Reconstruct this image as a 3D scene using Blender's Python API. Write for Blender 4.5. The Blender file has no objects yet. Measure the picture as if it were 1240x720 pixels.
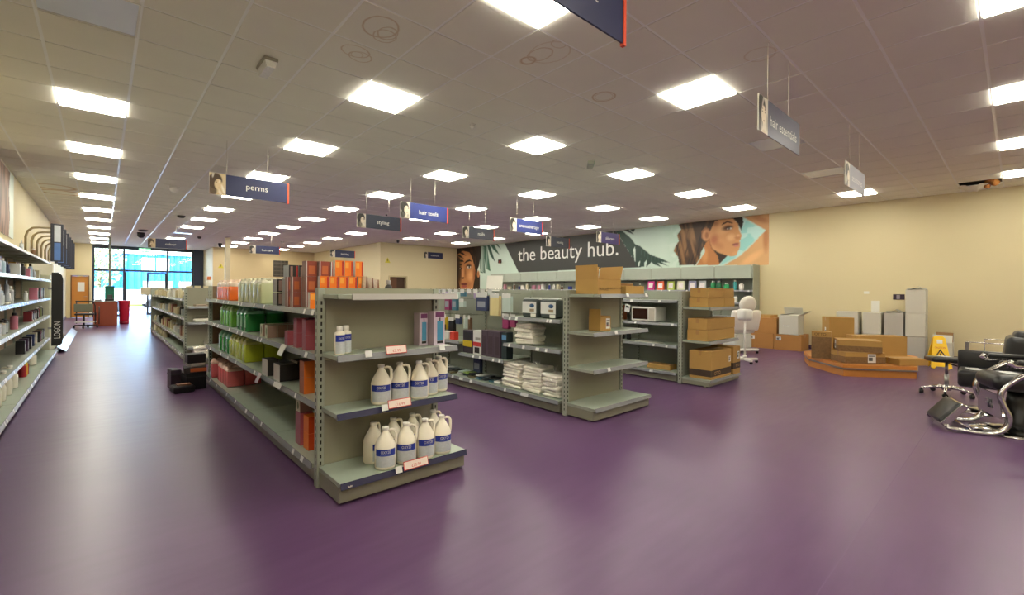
import bpy, bmesh, math, random
import numpy as np
from mathutils import Vector, Matrix

random.seed(7)
SC = bpy.context.scene
COL = SC.collection
PI = math.pi

# ---------------------------------------------------------------- camera
CAM_H = 1.42
YAW, ROLL = 0.7326, 0.0067
FPX, V0 = 551.95, 351.64
fw = Vector((math.sin(YAW), math.cos(YAW), 0))
r0 = Vector((math.cos(YAW), -math.sin(YAW), 0))
rt = r0 * math.cos(ROLL) + Vector((0, 0, 1)) * math.sin(ROLL)
up = Vector((0, 0, 1)) * math.cos(ROLL) - r0 * math.sin(ROLL)
cam = bpy.data.cameras.new('camera')
cam.sensor_width = 36
cam.lens = FPX / 1240 * 36
cam.shift_y = -(360 - V0) / 1240
cam.clip_end = 300
camo = bpy.data.objects.new('camera', cam)
COL.objects.link(camo)
mw = Matrix.Identity(4)
for i in range(3):
    mw[i][0], mw[i][1], mw[i][2] = rt[i], up[i], -fw[i]
mw[2][3] = CAM_H
camo.matrix_world = mw
SC.camera = camo

# ---------------------------------------------------------------- light and exposure
SC.view_settings.view_transform = 'Standard'
SC.view_settings.look = 'None'
SC.view_settings.gamma = 1
SC.view_settings.use_curve_mapping = False
SC.view_settings.exposure = 0.82
PANEL_STRENGTH = 16.0
PANEL_COLOR = (1.0, 0.955, 0.80)

world = bpy.data.worlds.new('sky')
SC.world = world
world.use_nodes = True
wn = world.node_tree
for n in list(wn.nodes):
    wn.nodes.remove(n)
sky = wn.nodes.new('ShaderNodeTexSky')
sky.sky_type = 'NISHITA'
sky.sun_disc = False
sky.sun_elevation = math.radians(42)
sky.sun_rotation = math.radians(200)
sky.air_density = 1.0
sky.dust_density = 0.6
bg = wn.nodes.new('ShaderNodeBackground')
bg.inputs['Strength'].default_value = 1.7
wo = wn.nodes.new('ShaderNodeOutputWorld')
wn.links.new(sky.outputs[0], bg.inputs[0])
wn.links.new(bg.outputs[0], wo.inputs[0])

sun = bpy.data.lights.new('sun', 'SUN')
sun.energy = 9.0
sun.angle = math.radians(1.0)
sun.color = (1.0, 0.95, 0.88)
suno = bpy.data.objects.new('sun', sun)
COL.objects.link(suno)
sd = Vector((0.35, 0.75, -0.72)).normalized()
suno.rotation_euler = sd.to_track_quat('-Z', 'Y').to_euler()
suno.location = (0, -20, 40)

# ---------------------------------------------------------------- helpers
def s2l(c):
    c = c / 255.0
    return c / 12.92 if c <= 0.04045 else ((c + 0.055) / 1.055) ** 2.4

def rgb(c):
    return (s2l(c[0]), s2l(c[1]), s2l(c[2]), 1.0)

MATS = {}
def mat(name, col, rough=0.5, metal=0.0, var=0.06, scale=6.0, bump=0.0, bscale=60.0, spec=0.5, coat=0.0, emit=0.0, alpha=1.0, sss=0.0):
    if name in MATS:
        return MATS[name]
    m = bpy.data.materials.new(name)
    m.use_nodes = True
    nt = m.node_tree
    b = nt.nodes['Principled BSDF']
    tc = nt.nodes.new('ShaderNodeTexCoord')
    nz = nt.nodes.new('ShaderNodeTexNoise')
    nz.inputs['Scale'].default_value = scale
    nz.inputs['Detail'].default_value = 3
    nt.links.new(tc.outputs['Object'], nz.inputs['Vector'])
    mx = nt.nodes.new('ShaderNodeMix')
    mx.data_type = 'RGBA'
    c = rgb(col)
    mx.inputs[6].default_value = tuple(min(1, x * (1 - var)) for x in c[:3]) + (1,)
    mx.inputs[7].default_value = tuple(min(1, x * (1 + var)) for x in c[:3]) + (1,)
    nt.links.new(nz.outputs['Fac'], mx.inputs[0])
    nt.links.new(mx.outputs[2], b.inputs['Base Color'])
    b.inputs['Roughness'].default_value = rough
    b.inputs['Metallic'].default_value = metal
    b.inputs['Specular IOR Level'].default_value = spec
    b.inputs['Coat Weight'].default_value = coat
    b.inputs['Alpha'].default_value = alpha
    if sss:
        b.inputs['Subsurface Weight'].default_value = sss
        b.inputs['Subsurface Radius'].default_value = (0.03, 0.03, 0.03)
    if emit:
        b.inputs['Emission Color'].default_value = c
        b.inputs['Emission Strength'].default_value = emit
    if bump:
        n2 = nt.nodes.new('ShaderNodeTexNoise')
        n2.inputs['Scale'].default_value = bscale
        n2.inputs['Detail'].default_value = 4
        nt.links.new(tc.outputs['Object'], n2.inputs['Vector'])
        bp = nt.nodes.new('ShaderNodeBump')
        bp.inputs['Strength'].default_value = bump
        bp.inputs['Distance'].default_value = 0.01
        nt.links.new(n2.outputs['Fac'], bp.inputs['Height'])
        nt.links.new(bp.outputs[0], b.inputs['Normal'])
    MATS[name] = m
    return m

def mat_vcol(name, rough=0.45):
    m = bpy.data.materials.new(name)
    m.use_nodes = True
    nt = m.node_tree
    b = nt.nodes['Principled BSDF']
    a = nt.nodes.new('ShaderNodeVertexColor')
    a.layer_name = 'print'
    nt.links.new(a.outputs[0], b.inputs['Base Color'])
    b.inputs['Roughness'].default_value = rough
    return m

class G:
    """collects shapes for ONE mesh"""
    def __init__(s):
        s.v, s.f, s.m, s.s = [], [], [], []
    def add(s, vs, fs, m=0, sm=False):
        o = len(s.v)
        s.v += [tuple(p) for p in vs]
        for f in fs:
            s.f.append([i + o for i in f]); s.m.append(m); s.s.append(sm)
        return s
    def box(s, x0, x1, y0, y1, z0, z1, m=0, faces=None):
        vs = [(x0,y0,z0),(x1,y0,z0),(x1,y1,z0),(x0,y1,z0),(x0,y0,z1),(x1,y0,z1),(x1,y1,z1),(x0,y1,z1)]
        fs = [(0,3,2,1),(4,5,6,7),(0,1,5,4),(2,3,7,6),(1,2,6,5),(3,0,4,7)]   # bottom top -y +y +x -x
        if faces is None:
            return s.add(vs, fs, m)
        o = len(s.v); s.v += vs
        for f, mm in zip(fs, faces):
            s.f.append([i + o for i in f]); s.m.append(mm); s.s.append(False)
        return s
    def cbox(s, x0, x1, y0, y1, z0, z1, c=0.004, m=0, seg=1, sm=False):
        bm = bmesh.new()
        bmesh.ops.create_cube(bm, size=1)
        for v in bm.verts:
            v.co = ((x0+x1)/2 + v.co.x*(x1-x0), (y0+y1)/2 + v.co.y*(y1-y0), (z0+z1)/2 + v.co.z*(z1-z0))
        c = min(c, 0.49*min(x1-x0, y1-y0, z1-z0))
        bmesh.ops.bevel(bm, geom=list(bm.edges), offset=c, segments=seg, profile=0.5, affect='EDGES')
        bm.verts.index_update()
        s.add([v.co[:] for v in bm.verts], [[v.index for v in f.verts] for f in bm.faces], m, sm)
        bm.free()
        return s
    def lathe(s, prof, n=16, c=(0,0,0), m=0, axis='z', sm=True):
        vs, fs = [], []
        for r, z in prof:
            for k in range(n):
                a = 2*PI*k/n
                x, y = r*math.cos(a), r*math.sin(a)
                if axis == 'z': p = (x, y, z)
                elif axis == 'x': p = (z, x, y)
                else: p = (y, z, x)
                vs.append((p[0]+c[0], p[1]+c[1], p[2]+c[2]))
        for j in range(len(prof)-1):
            for k in range(n):
                k2 = (k+1) % n
                fs.append((j*n+k, j*n+k2, (j+1)*n+k2, (j+1)*n+k))
        fs2 = []
        if prof[0][0] > 1e-5: fs2.append(tuple(range(n-1, -1, -1)))
        if prof[-1][0] > 1e-5: fs2.append(tuple((len(prof)-1)*n + k for k in range(n)))
        o = len(s.v)
        s.add(vs, fs, m, sm)
        for f in fs2:
            s.f.append([i+o for i in f]); s.m.append(m); s.s.append(False)
        return s
    def cyl(s, r, z0, z1, c=(0,0,0), n=16, m=0, axis='z', sm=True):
        return s.lathe([(r, z0), (r, z1)], n, c, m, axis, sm)
    def tube(s, pts, r, n=8, m=0, closed=False):
        pts = [Vector(p) for p in pts]
        N = len(pts)
        rr = r if isinstance(r, (list, tuple)) else [r]*N
        vs, fs = [], []
        prev = None
        for i, p in enumerate(pts):
            if closed:
                t = pts[(i+1) % N] - pts[i-1]
            else:
                t = pts[min(i+1, N-1)] - pts[max(i-1, 0)]
            t.normalize()
            if prev is None:
                u = t.orthogonal().normalized()
            else:
                u = prev - t*prev.dot(t)
                u = u.normalized() if u.length > 1e-6 else t.orthogonal().normalized()
            prev = u
            w = t.cross(u)
            for k in range(n):
                a = 2*PI*k/n
                vs.append(tuple(p + (u*math.cos(a) + w*math.sin(a))*rr[i]))
        for i in range(N if closed else N-1):
            j = (i+1) % N
            for k in range(n):
                k2 = (k+1) % n
                fs.append((i*n+k, i*n+k2, j*n+k2, j*n+k))
        o = len(s.v)
        s.add(vs, fs, m, True)
        if not closed:
            s.f.append([o+k for k in range(n-1, -1, -1)]); s.m.append(m); s.s.append(False)
            s.f.append([o+(N-1)*n+k for k in range(n)]); s.m.append(m); s.s.append(False)
        return s
    def bar(s, prof, widths, axis='x', m=0, sm=False):
        """prism: 2d polygon extruded between widths=(a,b) along axis"""
        a, b = widths
        n = len(prof)
        def P(p, w):
            if axis == 'x': return (w, p[0], p[1])
            if axis == 'y': return (p[0], w, p[1])
            return (p[0], p[1], w)
        vs = [P(p, a) for p in prof] + [P(p, b) for p in prof]
        fs = [(i, (i+1) % n, (i+1) % n + n, i+n) for i in range(n)]
        s.add(vs, fs, m, sm)
        o = len(s.v) - 2*n
        s.f.append([o+i for i in range(n-1, -1, -1)]); s.m.append(m); s.s.append(False)
        s.f.append([o+n+i for i in range(n)]); s.m.append(m); s.s.append(False)
        return s
    def ribbon(s, path, w0, w1, th, axis='x', m=0):
        """a flat band that follows a 2d path with thickness th, from w0 to w1 along axis"""
        P = [Vector((p[0], p[1])) for p in path]
        L, R = [], []
        for i, p in enumerate(P):
            t = P[min(i+1, len(P)-1)] - P[max(i-1, 0)]
            t.normalize()
            nn = Vector((-t.y, t.x))*th/2
            L.append(p+nn); R.append(p-nn)
        n = len(P)
        def Q(p, w):
            if axis == 'x': return (w, p.x, p.y)
            if axis == 'y': return (p.x, w, p.y)
            return (p.x, p.y, w)
        vs = [Q(p, w0) for p in L] + [Q(p, w0) for p in R] + [Q(p, w1) for p in L] + [Q(p, w1) for p in R]
        fs = []
        for i in range(n-1):
            fs += [(i, i+1, n+i+1, n+i), (2*n+i, 3*n+i, 3*n+i+1, 2*n+i+1), (i, 2*n+i, 2*n+i+1, i+1), (n+i, n+i+1, 3*n+i+1, 3*n+i)]
        fs += [(0, n, 3*n, 2*n), (n-1, 3*n-1, 4*n-1, 2*n-1)]
        return s.add(vs, fs, m, True)
    def xf(s, M, start=0):
        for i in range(start, len(s.v)):
            s.v[i] = tuple(M @ Vector(s.v[i]))
        return s
    def mesh(s, name):
        me = bpy.data.meshes.new(name)
        me.from_pydata(s.v, [], s.f)
        me.polygons.foreach_set('material_index', s.m)
        me.polygons.foreach_set('use_smooth', s.s)
        bm = bmesh.new(); bm.from_mesh(me)
        bmesh.ops.recalc_face_normals(bm, faces=bm.faces)
        bm.to_mesh(me); bm.free()
        me.update()
        return me

def link(o, parent=None, loc=(0,0,0), rot=(0,0,0)):
    COL.objects.link(o)
    o.location = loc
    o.rotation_euler = rot
    if parent is not None:
        o.parent = parent
    return o

def obj(name, g, mats, parent=None, loc=(0,0,0), rot=(0,0,0)):
    me = g.mesh(name) if isinstance(g, G) else g
    if isinstance(g, G):
        for m in (mats if isinstance(mats, (list, tuple)) else [mats]):
            me.materials.append(m)
    o = bpy.data.objects.new(name, me)
    return link(o, parent, loc, rot)

def tag(o, label, cat, group=None):
    o['label'] = label
    o['category'] = cat
    if group: o['group'] = group
    return o

def thing(name, label, cat, loc=(0,0,0), rotz=0.0, group=None):
    o = bpy.data.objects.new(name, None)
    o.empty_display_size = 0.1
    link(o, None, loc, (0,0,rotz))
    return tag(o, label, cat, group)

def struct(name, g, mats, loc=(0,0,0)):
    o = obj(name, g, mats, None, loc)
    o['kind'] = 'structure'
    return o

def dup(root, loc, rotz=None, label=None, group=None):
    r = root.copy(); COL.objects.link(r)
    r.location = loc
    if rotz is not None: r.rotation_euler = (0,0,rotz)
    if label: r['label'] = label
    if group: r['group'] = group
    for ch in list(root.children):
        c = ch.copy(); COL.objects.link(c); c.parent = r
        for g2 in list(ch.children):
            d = g2.copy(); COL.objects.link(d); d.parent = c
    return r

TXT = {}
def text_mesh(body, extrude=0.001):
    """unit text mesh: returns (verts, faces) scaled so that height of the line is the font size 1"""
    if body in TXT: return TXT[body]
    cu = bpy.data.curves.new('lettering', 'FONT')
    cu.body = body
    cu.size = 1.0
    cu.resolution_u = 3
    ob = bpy.data.objects.new('lettering', cu)
    me = bpy.data.meshes.new_from_object(ob)
    vs = [v.co[:] for v in me.vertices]
    fs = [list(p.vertices) for p in me.polygons]
    bpy.data.objects.remove(ob); bpy.data.curves.remove(cu); bpy.data.meshes.remove(me)
    TXT[body] = (vs, fs)
    return TXT[body]

def lettering(body, width=None, height=None, m=None, parent=None, loc=(0,0,0), rot=(PI/2,0,0), name='lettering', center=True, bend=None):
    vs, fs = text_mesh(body)
    xs = [v[0] for v in vs]; ys = [v[1] for v in vs]
    w, h = max(xs)-min(xs), max(ys)-min(ys)
    sx = width / w if width else height / h
    sy = height / h if height else sx
    if not width: sx = sy
    x0 = (max(xs)+min(xs))/2 if center else min(xs)
    y0 = (max(ys)+min(ys))/2 if center else 0
    g = G()
    P = [((v[0]-x0)*sx, (v[1]-y0)*sy, 0.0) for v in vs]
    if bend:
        P = [(bend*math.sin(p[0]/bend), p[1], bend*math.cos(p[0]/bend)-bend) for p in P]
    g.add(P, fs)
    return obj(name, g, [m], parent, loc, rot)

ORD = ['first','second','third','fourth','fifth','sixth','seventh','eighth','ninth','tenth','eleventh','twelfth','thirteenth','fourteenth','fifteenth','sixteenth','seventeenth','eighteenth','nineteenth','twentieth','twenty-first','twenty-second','twenty-third','twenty-fourth','twenty-fifth','twenty-sixth','twenty-seventh','twenty-eighth','twenty-ninth','thirtieth','thirty-first','thirty-second','thirty-third','thirty-fourth','thirty-fifth']
def nth(i): return ORD[i] if i < len(ORD) else 'number %d' % (i+1)

# ---------------------------------------------------------------- shared materials
M_shelf = mat('shelf_enamel', (150,155,142), 0.4, 0.0, 0.04, 5)
M_shelf_t = mat('shelf_enamel_warm_lit', (142,140,122), 0.45, 0.0, 0.04, 5)  # grey enamel tinted tan, warm lamp light put into the end panel colour
M_deck = mat('shelf_deck', (156,168,154), 0.28, 0.0, 0.05, 4)
M_slot = mat('slot_shadow_black', (26,25,22), 0.8)
M_rail = mat('price_rail_grey', (132,134,138), 0.25, 0.0, 0.05, 4)
M_rail_n = mat('price_rail_navy', (48,50,80), 0.25, 0.0, 0.05, 4)
M_white = mat('white_card', (226,224,216), 0.55, 0, 0.03)
M_ticket = mat('ticket_white', (215,216,214), 0.5, 0, 0.03)
M_red = mat('print_red', (200,52,50), 0.5)
M_black = mat('black_plastic', (22,22,24), 0.4)
M_kick = mat('kick_plate', (128,126,110), 0.4, 0, 0.05)
M_chrome = mat('chrome', (205,205,205), 0.12, 1.0, 0.02)
M_steel = mat('brushed_steel', (170,170,168), 0.3, 1.0, 0.03)
M_vinyl = mat('black_vinyl', (24,24,26), 0.36, 0, 0.1, 12, 0.08, 140)
M_kraft = mat('kraft_card', (172,134,72), 0.75, 0, 0.07, 5, 0.05, 40)
M_kraft_d = mat('kraft_card_dark', (134,98,54), 0.75, 0, 0.10, 5, 0.05, 40)
M_kraft_i = mat('kraft_inside', (156,112,58), 0.8, 0, 0.07, 5)
M_tape = mat('brown_tape', (158,116,64), 0.3, 0, 0.05)
M_boxwhite = mat('white_carton', (196,194,182), 0.7, 0, 0.04, 4)
M_navy = mat('sign_navy', (40,46,84), 0.4, 0, 0.06, 3)
M_signred = mat('sign_orange_red', (226,84,52), 0.4)
M_wire = mat('hanging_wire', (214,208,192), 0.4)
M_offwhite = mat('cream_bottle', (236,230,212), 0.42, 0, 0.03, 4, sss=0.1)
M_blue_label = mat('label_blue', (28,50,150), 0.4, 0, 0.04)
M_label_pale = mat('label_pale_print', (190,196,200), 0.5, 0, 0.16, 60)
M_film = None
# ================================================================ ROOM
ZC = 3.536
XL, XR, YB, YF = -1.25, 13.35, -4.0, 30.5
XS, YS = 9.2, 19.0         # store-room block, front face YS, side face XS
XA, YA = 4.2, 27.5         # second block

# ---- floor
def floor_mat():
    m = bpy.data.materials.new('purple_vinyl')
    m.use_nodes = True
    nt = m.node_tree; b = nt.nodes['Principled BSDF']
    tc = nt.nodes.new('ShaderNodeTexCoord')
    n1 = nt.nodes.new('ShaderNodeTexNoise'); n1.inputs['Scale'].default_value = 0.9; n1.inputs['Detail'].default_value = 6
    n2 = nt.nodes.new('ShaderNodeTexNoise'); n2.inputs['Scale'].default_value = 260; n2.inputs['Detail'].default_value = 2
    mp = nt.nodes.new('ShaderNodeMapping'); mp.inputs['Scale'].default_value = (1, 6, 1)
    n3 = nt.nodes.new('ShaderNodeTexNoise'); n3.inputs['Scale'].default_value = 2.2; n3.inputs['Detail'].default_value = 5
    for n in (n1, n2): nt.links.new(tc.outputs['Object'], n.inputs['Vector'])
    nt.links.new(tc.outputs['Object'], mp.inputs['Vector']); nt.links.new(mp.outputs[0], n3.inputs['Vector'])
    ad = nt.nodes.new('ShaderNodeMath'); ad.operation = 'ADD'
    nt.links.new(n1.outputs['Fac'], ad.inputs[0]); nt.links.new(n3.outputs['Fac'], ad.inputs[1])
    ad2 = nt.nodes.new('ShaderNodeMath'); ad2.operation = 'MULTIPLY_ADD'; ad2.inputs[1].default_value = 0.5; ad2.inputs[2].default_value = 0.0
    nt.links.new(ad.outputs[0], ad2.inputs[0])
    cr = nt.nodes.new('ShaderNodeValToRGB')
    cr.color_ramp.elements[0].position = 0.32; cr.color_ramp.elements[0].color = rgb((88,58,98))
    cr.color_ramp.elements[1].position = 0.72; cr.color_ramp.elements[1].color = rgb((108,78,116))
    nt.links.new(ad2.outputs[0], cr.inputs[0])
    mx = nt.nodes.new('ShaderNodeMix'); mx.data_type = 'RGBA'; mx.blend_type = 'MULTIPLY'; mx.inputs[0].default_value = 0.25
    nt.links.new(cr.outputs[0], mx.inputs[6]); nt.links.new(n2.outputs['Color'], mx.inputs[7])
    nt.links.new(mx.outputs[2], b.inputs['Base Color'])
    mr = nt.nodes.new('ShaderNodeMapRange'); mr.inputs[3].default_value = 0.27; mr.inputs[4].default_value = 0.42
    nt.links.new(n3.outputs['Fac'], mr.inputs[0]); nt.links.new(mr.outputs[0], b.inputs['Roughness'])
    b.inputs['Specular IOR Level'].default_value = 0.5
    bp = nt.nodes.new('ShaderNodeBump'); bp.inputs['Strength'].default_value = 0.06; bp.inputs['Distance'].default_value = 0.01
    nt.links.new(n1.outputs['Fac'], bp.inputs['Height']); nt.links.new(bp.outputs[0], b.inputs['Normal'])
    return m
struct('floor', G().box(XL-0.3, XR+0.3, YB-0.3, YF+0.25, -0.2, 0.0), [floor_mat()])
M_seam = mat('weld_seam', (104,80,112), 0.5)
fl = bpy.data.objects['floor']
for y in (0.63, -1.37):
    obj('weld_seam', G().box(XL, XR, y-0.0025, y+0.0025, 0.0, 0.0006), [M_seam], fl)

# ---- walls
def wall_mat():
    return mat('cream_paint', (212,199,160), 0.6, 0, 0.025, 0.7, 0.03, 90)
M_wall = wall_mat()
M_wall2 = mat('cream_paint_far', (204,184,142), 0.6, 0, 0.025, 0.7, 0.03, 90)
M_dark = mat('window_frame_dark', (46,54,66), 0.4)
T = 0.2; ZT = 3.75
struct('wall_left', G().box(XL-T, XL, YB-T, YF+T, 0, ZT), [M_wall])
struct('wall_right', G().box(XR, XR+T, YB-T, YS+T, 0, ZT), [M_wall])
struct('wall_back', G().box(XL, XR, YB-T, YB, 0, ZT), [M_wall])
g = G().box(XS, 9.66, YS, YS+T, 0, ZT).box(10.48, XR, YS, YS+T, 0, ZT).box(9.66, 10.48, YS, YS+T, 2.0, ZT).box(9.66, 10.48, YS, YS+T, 0, 1.2)
struct('wall_store_front', g, [M_wall])
struct('wall_store_side', G().box(XS, XS+T, YS+T, YA+T, 0, ZT), [M_wall])
struct('wall_alcove', G().box(XA, XS, YA, YA+T, 0, ZT), [M_wall2])
struct('wall_alcove_side', G().box(XA, XA+T, YA+T, YF, 0, ZT), [M_wall])
# far wall piece with the orange wood door, left of the shop window
g = G().box(XL, -1.08, YF-0.6, YF-0.4, 0, ZT).box(-0.46, -0.36, YF-0.6, YF-0.4, 0, ZT).box(-1.08, -0.46, YF-0.6, YF-0.4, 1.99, ZT).box(-0.46, -0.36, YF-0.4, YF+T, 0, ZT)
struct('wall_far_left', g, [M_wall])
M_door = mat('orange_wood', (196,130,50), 0.45, 0, 0.1, 3)
d = struct('door_1', G().cbox(-1.06, -0.48, YF-0.56, YF-0.51, 0.01, 1.97, 0.004), [M_door])
obj('notice', G().box(-0.86, -0.62, YF-0.568, YF-0.562, 1.25, 1.68), [M_white], d)
obj('door_frame', G().box(-1.1, -1.06, YF-0.62, YF-0.5, 0, 1.99).box(-0.48, -0.45, YF-0.62, YF-0.5, 0, 1.99).box(-1.1, -0.45, YF-0.62, YF-0.5, 1.975, 2.01), [mat('door_frame_brown', (120,84,44), 0.5)], d)
g = G().tube([(-0.54, YF-0.57, 1.0), (-0.54, YF-0.62, 1.0), (-0.64, YF-0.62, 1.0)], 0.01)
obj('door_handle', g, [M_steel], d)
M_base = mat('grey_coved_skirting', (84,62,92), 0.4)
struct('baseboard_right', G().box(XR-0.008, XR, YB, YS, 0, 0.1), [M_base])
struct('baseboard_left', G().box(XL, XL+0.008, YB, YF-0.6, 0, 0.1), [M_base])
struct('baseboard_store', G().box(XS, XR-0.01, YS-0.008, YS, 0, 0.1), [M_base])

# serving hatch in the store-room wall: dark recess with a frame
M_hatch = mat('hatch_dark_brown', (66,42,24), 0.6)
h = struct('window_2', G().box(9.6, 9.66, YS-0.03, YS, 1.14, 2.06).box(10.48, 10.54, YS-0.03, YS, 1.14, 2.06).box(9.66, 10.48, YS-0.03, YS, 2.0, 2.06).box(9.66, 10.48, YS-0.03, YS, 1.14, 1.2), [mat('hatch_frame_beige', (188,172,134), 0.5)])
obj('shutter', G().box(9.66, 10.06, YS+0.1, YS+0.12, 1.2, 2.0), [mat('hatch_brown_panel', (96,60,34), 0.5)], h)
obj('backing', G().box(9.66, 10.48, YS+0.14, YS+0.16, 1.2, 2.0), [M_hatch], h)

# ---- shop window with sliding door
wx0, wx1 = -0.36, XA
wf = G()
for x, w in ((-0.32, 0.09), (0.83, 0.08), (2.6, 0.08), (3.72, 0.09)):
    wf.box(x-w/2, x+w/2, YF-0.05, YF+0.07, 0.0, 3.44)
wf.box(-0.36, 3.76, YF-0.06, YF+0.08, 3.38, 3.5)
wf.box(-0.36, 3.76, YF-0.045, YF+0.065, 2.26, 2.36)
wf.box(-0.36, 0.83, YF-0.04, YF+0.06, 0.0, 0.08).box(2.6, 3.76, YF-0.04, YF+0.06, 0.0, 0.08)
win = struct('window_1', wf, [M_dark])
struct('trim_1', G().box(3.76, XA, YF-0.12, YF+0.15, 0, ZT), [mat('dark_blue_grey_panel', (44,54,72), 0.45)])
struct('trim_2', G().box(-0.36, 3.76, YF-0.06, YF+0.15, 3.5, ZT), [M_dark])
def glass_mat():
    m = bpy.data.materials.new('clear_glass'); m.use_nodes = True
    nt = m.node_tree
    for n in list(nt.nodes): nt.nodes.remove(n)
    o = nt.nodes.new('ShaderNodeOutputMaterial')
    t = nt.nodes.new('ShaderNodeBsdfTransparent'); t.inputs[0].default_value = (0.93, 0.97, 0.98, 1)
    gl = nt.nodes.new('ShaderNodeBsdfGlossy'); gl.inputs['Roughness'].default_value = 0.02
    fr = nt.nodes.new('ShaderNodeFresnel'); fr.inputs[0].default_value = 1.45
    mx = nt.nodes.new('ShaderNodeMixShader')
    nt.links.new(fr.outputs[0], mx.inputs[0]); nt.links.new(t.outputs[0], mx.inputs[1]); nt.links.new(gl.outputs[0], mx.inputs[2])
    nt.links.new(mx.outputs[0], o.inputs[0])
    return m
M_glass = glass_mat()
for x0, x1, z0, z1 in ((-0.28, 0.79, 0.08, 2.26), (2.64, 3.68, 0.08, 2.26), (-0.28, 0.79, 2.36, 3.38), (0.87, 2.56, 2.36, 3.38), (2.64, 3.68, 2.36, 3.38)):
    obj('pane', G().box(x0, x1, YF+0.005, YF+0.013, z0, z1), [M_glass], win)
dr = struct('door_2', G().box(1.74, 1.82, YF+0.02, YF+0.06, 0.02, 2.24).box(2.5, 2.56, YF+0.02, YF+0.06, 0.02, 2.24).box(1.82, 2.5, YF+0.02, YF+0.06, 2.16, 2.24).box(1.82, 2.5, YF+0.02, YF+0.06, 0.02, 0.12), [M_dark])
obj('pane', G().box(1.82, 2.5, YF+0.036, YF+0.044, 0.12, 2.16), [M_glass], dr)
dr2 = struct('door_3', G().box(0.87, 0.93, YF+0.02, YF+0.06, 0.02, 2.24), [M_dark])

# ---- ceiling: slab, grid, tiles
M_tile = mat('ceiling_tile', (228,225,213), 0.9, 0, 0.03, 3, 0.25, 120)
M_tbar = mat('ceiling_grid_white', (240,240,236), 0.3, 0, 0.02, coat=0.3)
ceil = struct('ceiling', G().box(XL-0.2, XR+0.2, YB-0.2, YF+0.2, 3.64, 3.8), [mat('ceiling_void', (120,114,106), 0.9)])
LX0, LY0 = -0.089, 2.3046
def inside(x, y):
    return not ((x > XS and y > YS) or (x > XA and y > YA))
nx0, nx1 = -2, 22
ny0, ny1 = -11, 47
def clip_rect(i, j):
    x0, x1 = max(LX0+0.6*i-0.3, XL), min(LX0+0.6*i+0.3, XR)
    y0, y1 = max(LY0+0.6*j-0.3, YB), min(LY0+0.6*j+0.3, YF)
    cx, cy = (x0+x1)/2, (y0+y1)/2
    if x1-x0 < 0.06 or y1-y0 < 0.06: return None
    if cx > XS and y0 < YS < y1 and cy < YS: y1 = YS
    if cx > XA and y0 < YA < y1 and cy < YA: y1 = YA
    if cx < XS and x1 > XS and cy > YS: x1 = XS
    if cx < XA and x1 > XA and cy > YA: x1 = XA
    if not inside((x0+x1)/2, (y0+y1)/2): return None
    return x0, x1, y0, y1
def scr(p):
    w = Vector(p) - Vector((0, 0, CAM_H))
    dd = w.dot(fw)
    if dd < 0.2: return None
    return 620 + FPX*w.dot(rt)/dd, V0 - FPX*w.dot(up)/dd
HOLE = [(i, j) for i in (21,) for j in (-3,)]
cells = []
lights = []
for i in range(nx0, nx1+1):
    for j in range(ny0, ny1+1):
        rc = clip_rect(i, j)
        if rc is None: continue
        if i % 4 == 0 and j % 4 == 0 and i >= 0 and rc[1]-rc[0] > 0.55 and rc[3]-rc[2] > 0.55:
            lights.append((i//4, j//4)); continue
        if (i, j) in HOLE: continue
        cs = [scr((x, y, ZC)) for x in rc[:2] for y in rc[2:]]
        a = 0
        if all(cs):
            us = [c[0] for c in cs]; vs = [c[1] for c in cs]
            if max(us) > 0 and min(us) < 1240 and max(vs) > 0:
                a = (max(us)-min(us))*(max(vs)-min(vs))
        cells.append((a, rc, (i, j)))
cells.sort(key=lambda c: -c[0])
full = G().bar([(-0.288,-0.288),(0.288,-0.288),(0.288,0.288),(-0.288,0.288)], (0, 0.018), 'z').mesh('ceiling_tile')
full.materials.append(M_tile)
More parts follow.
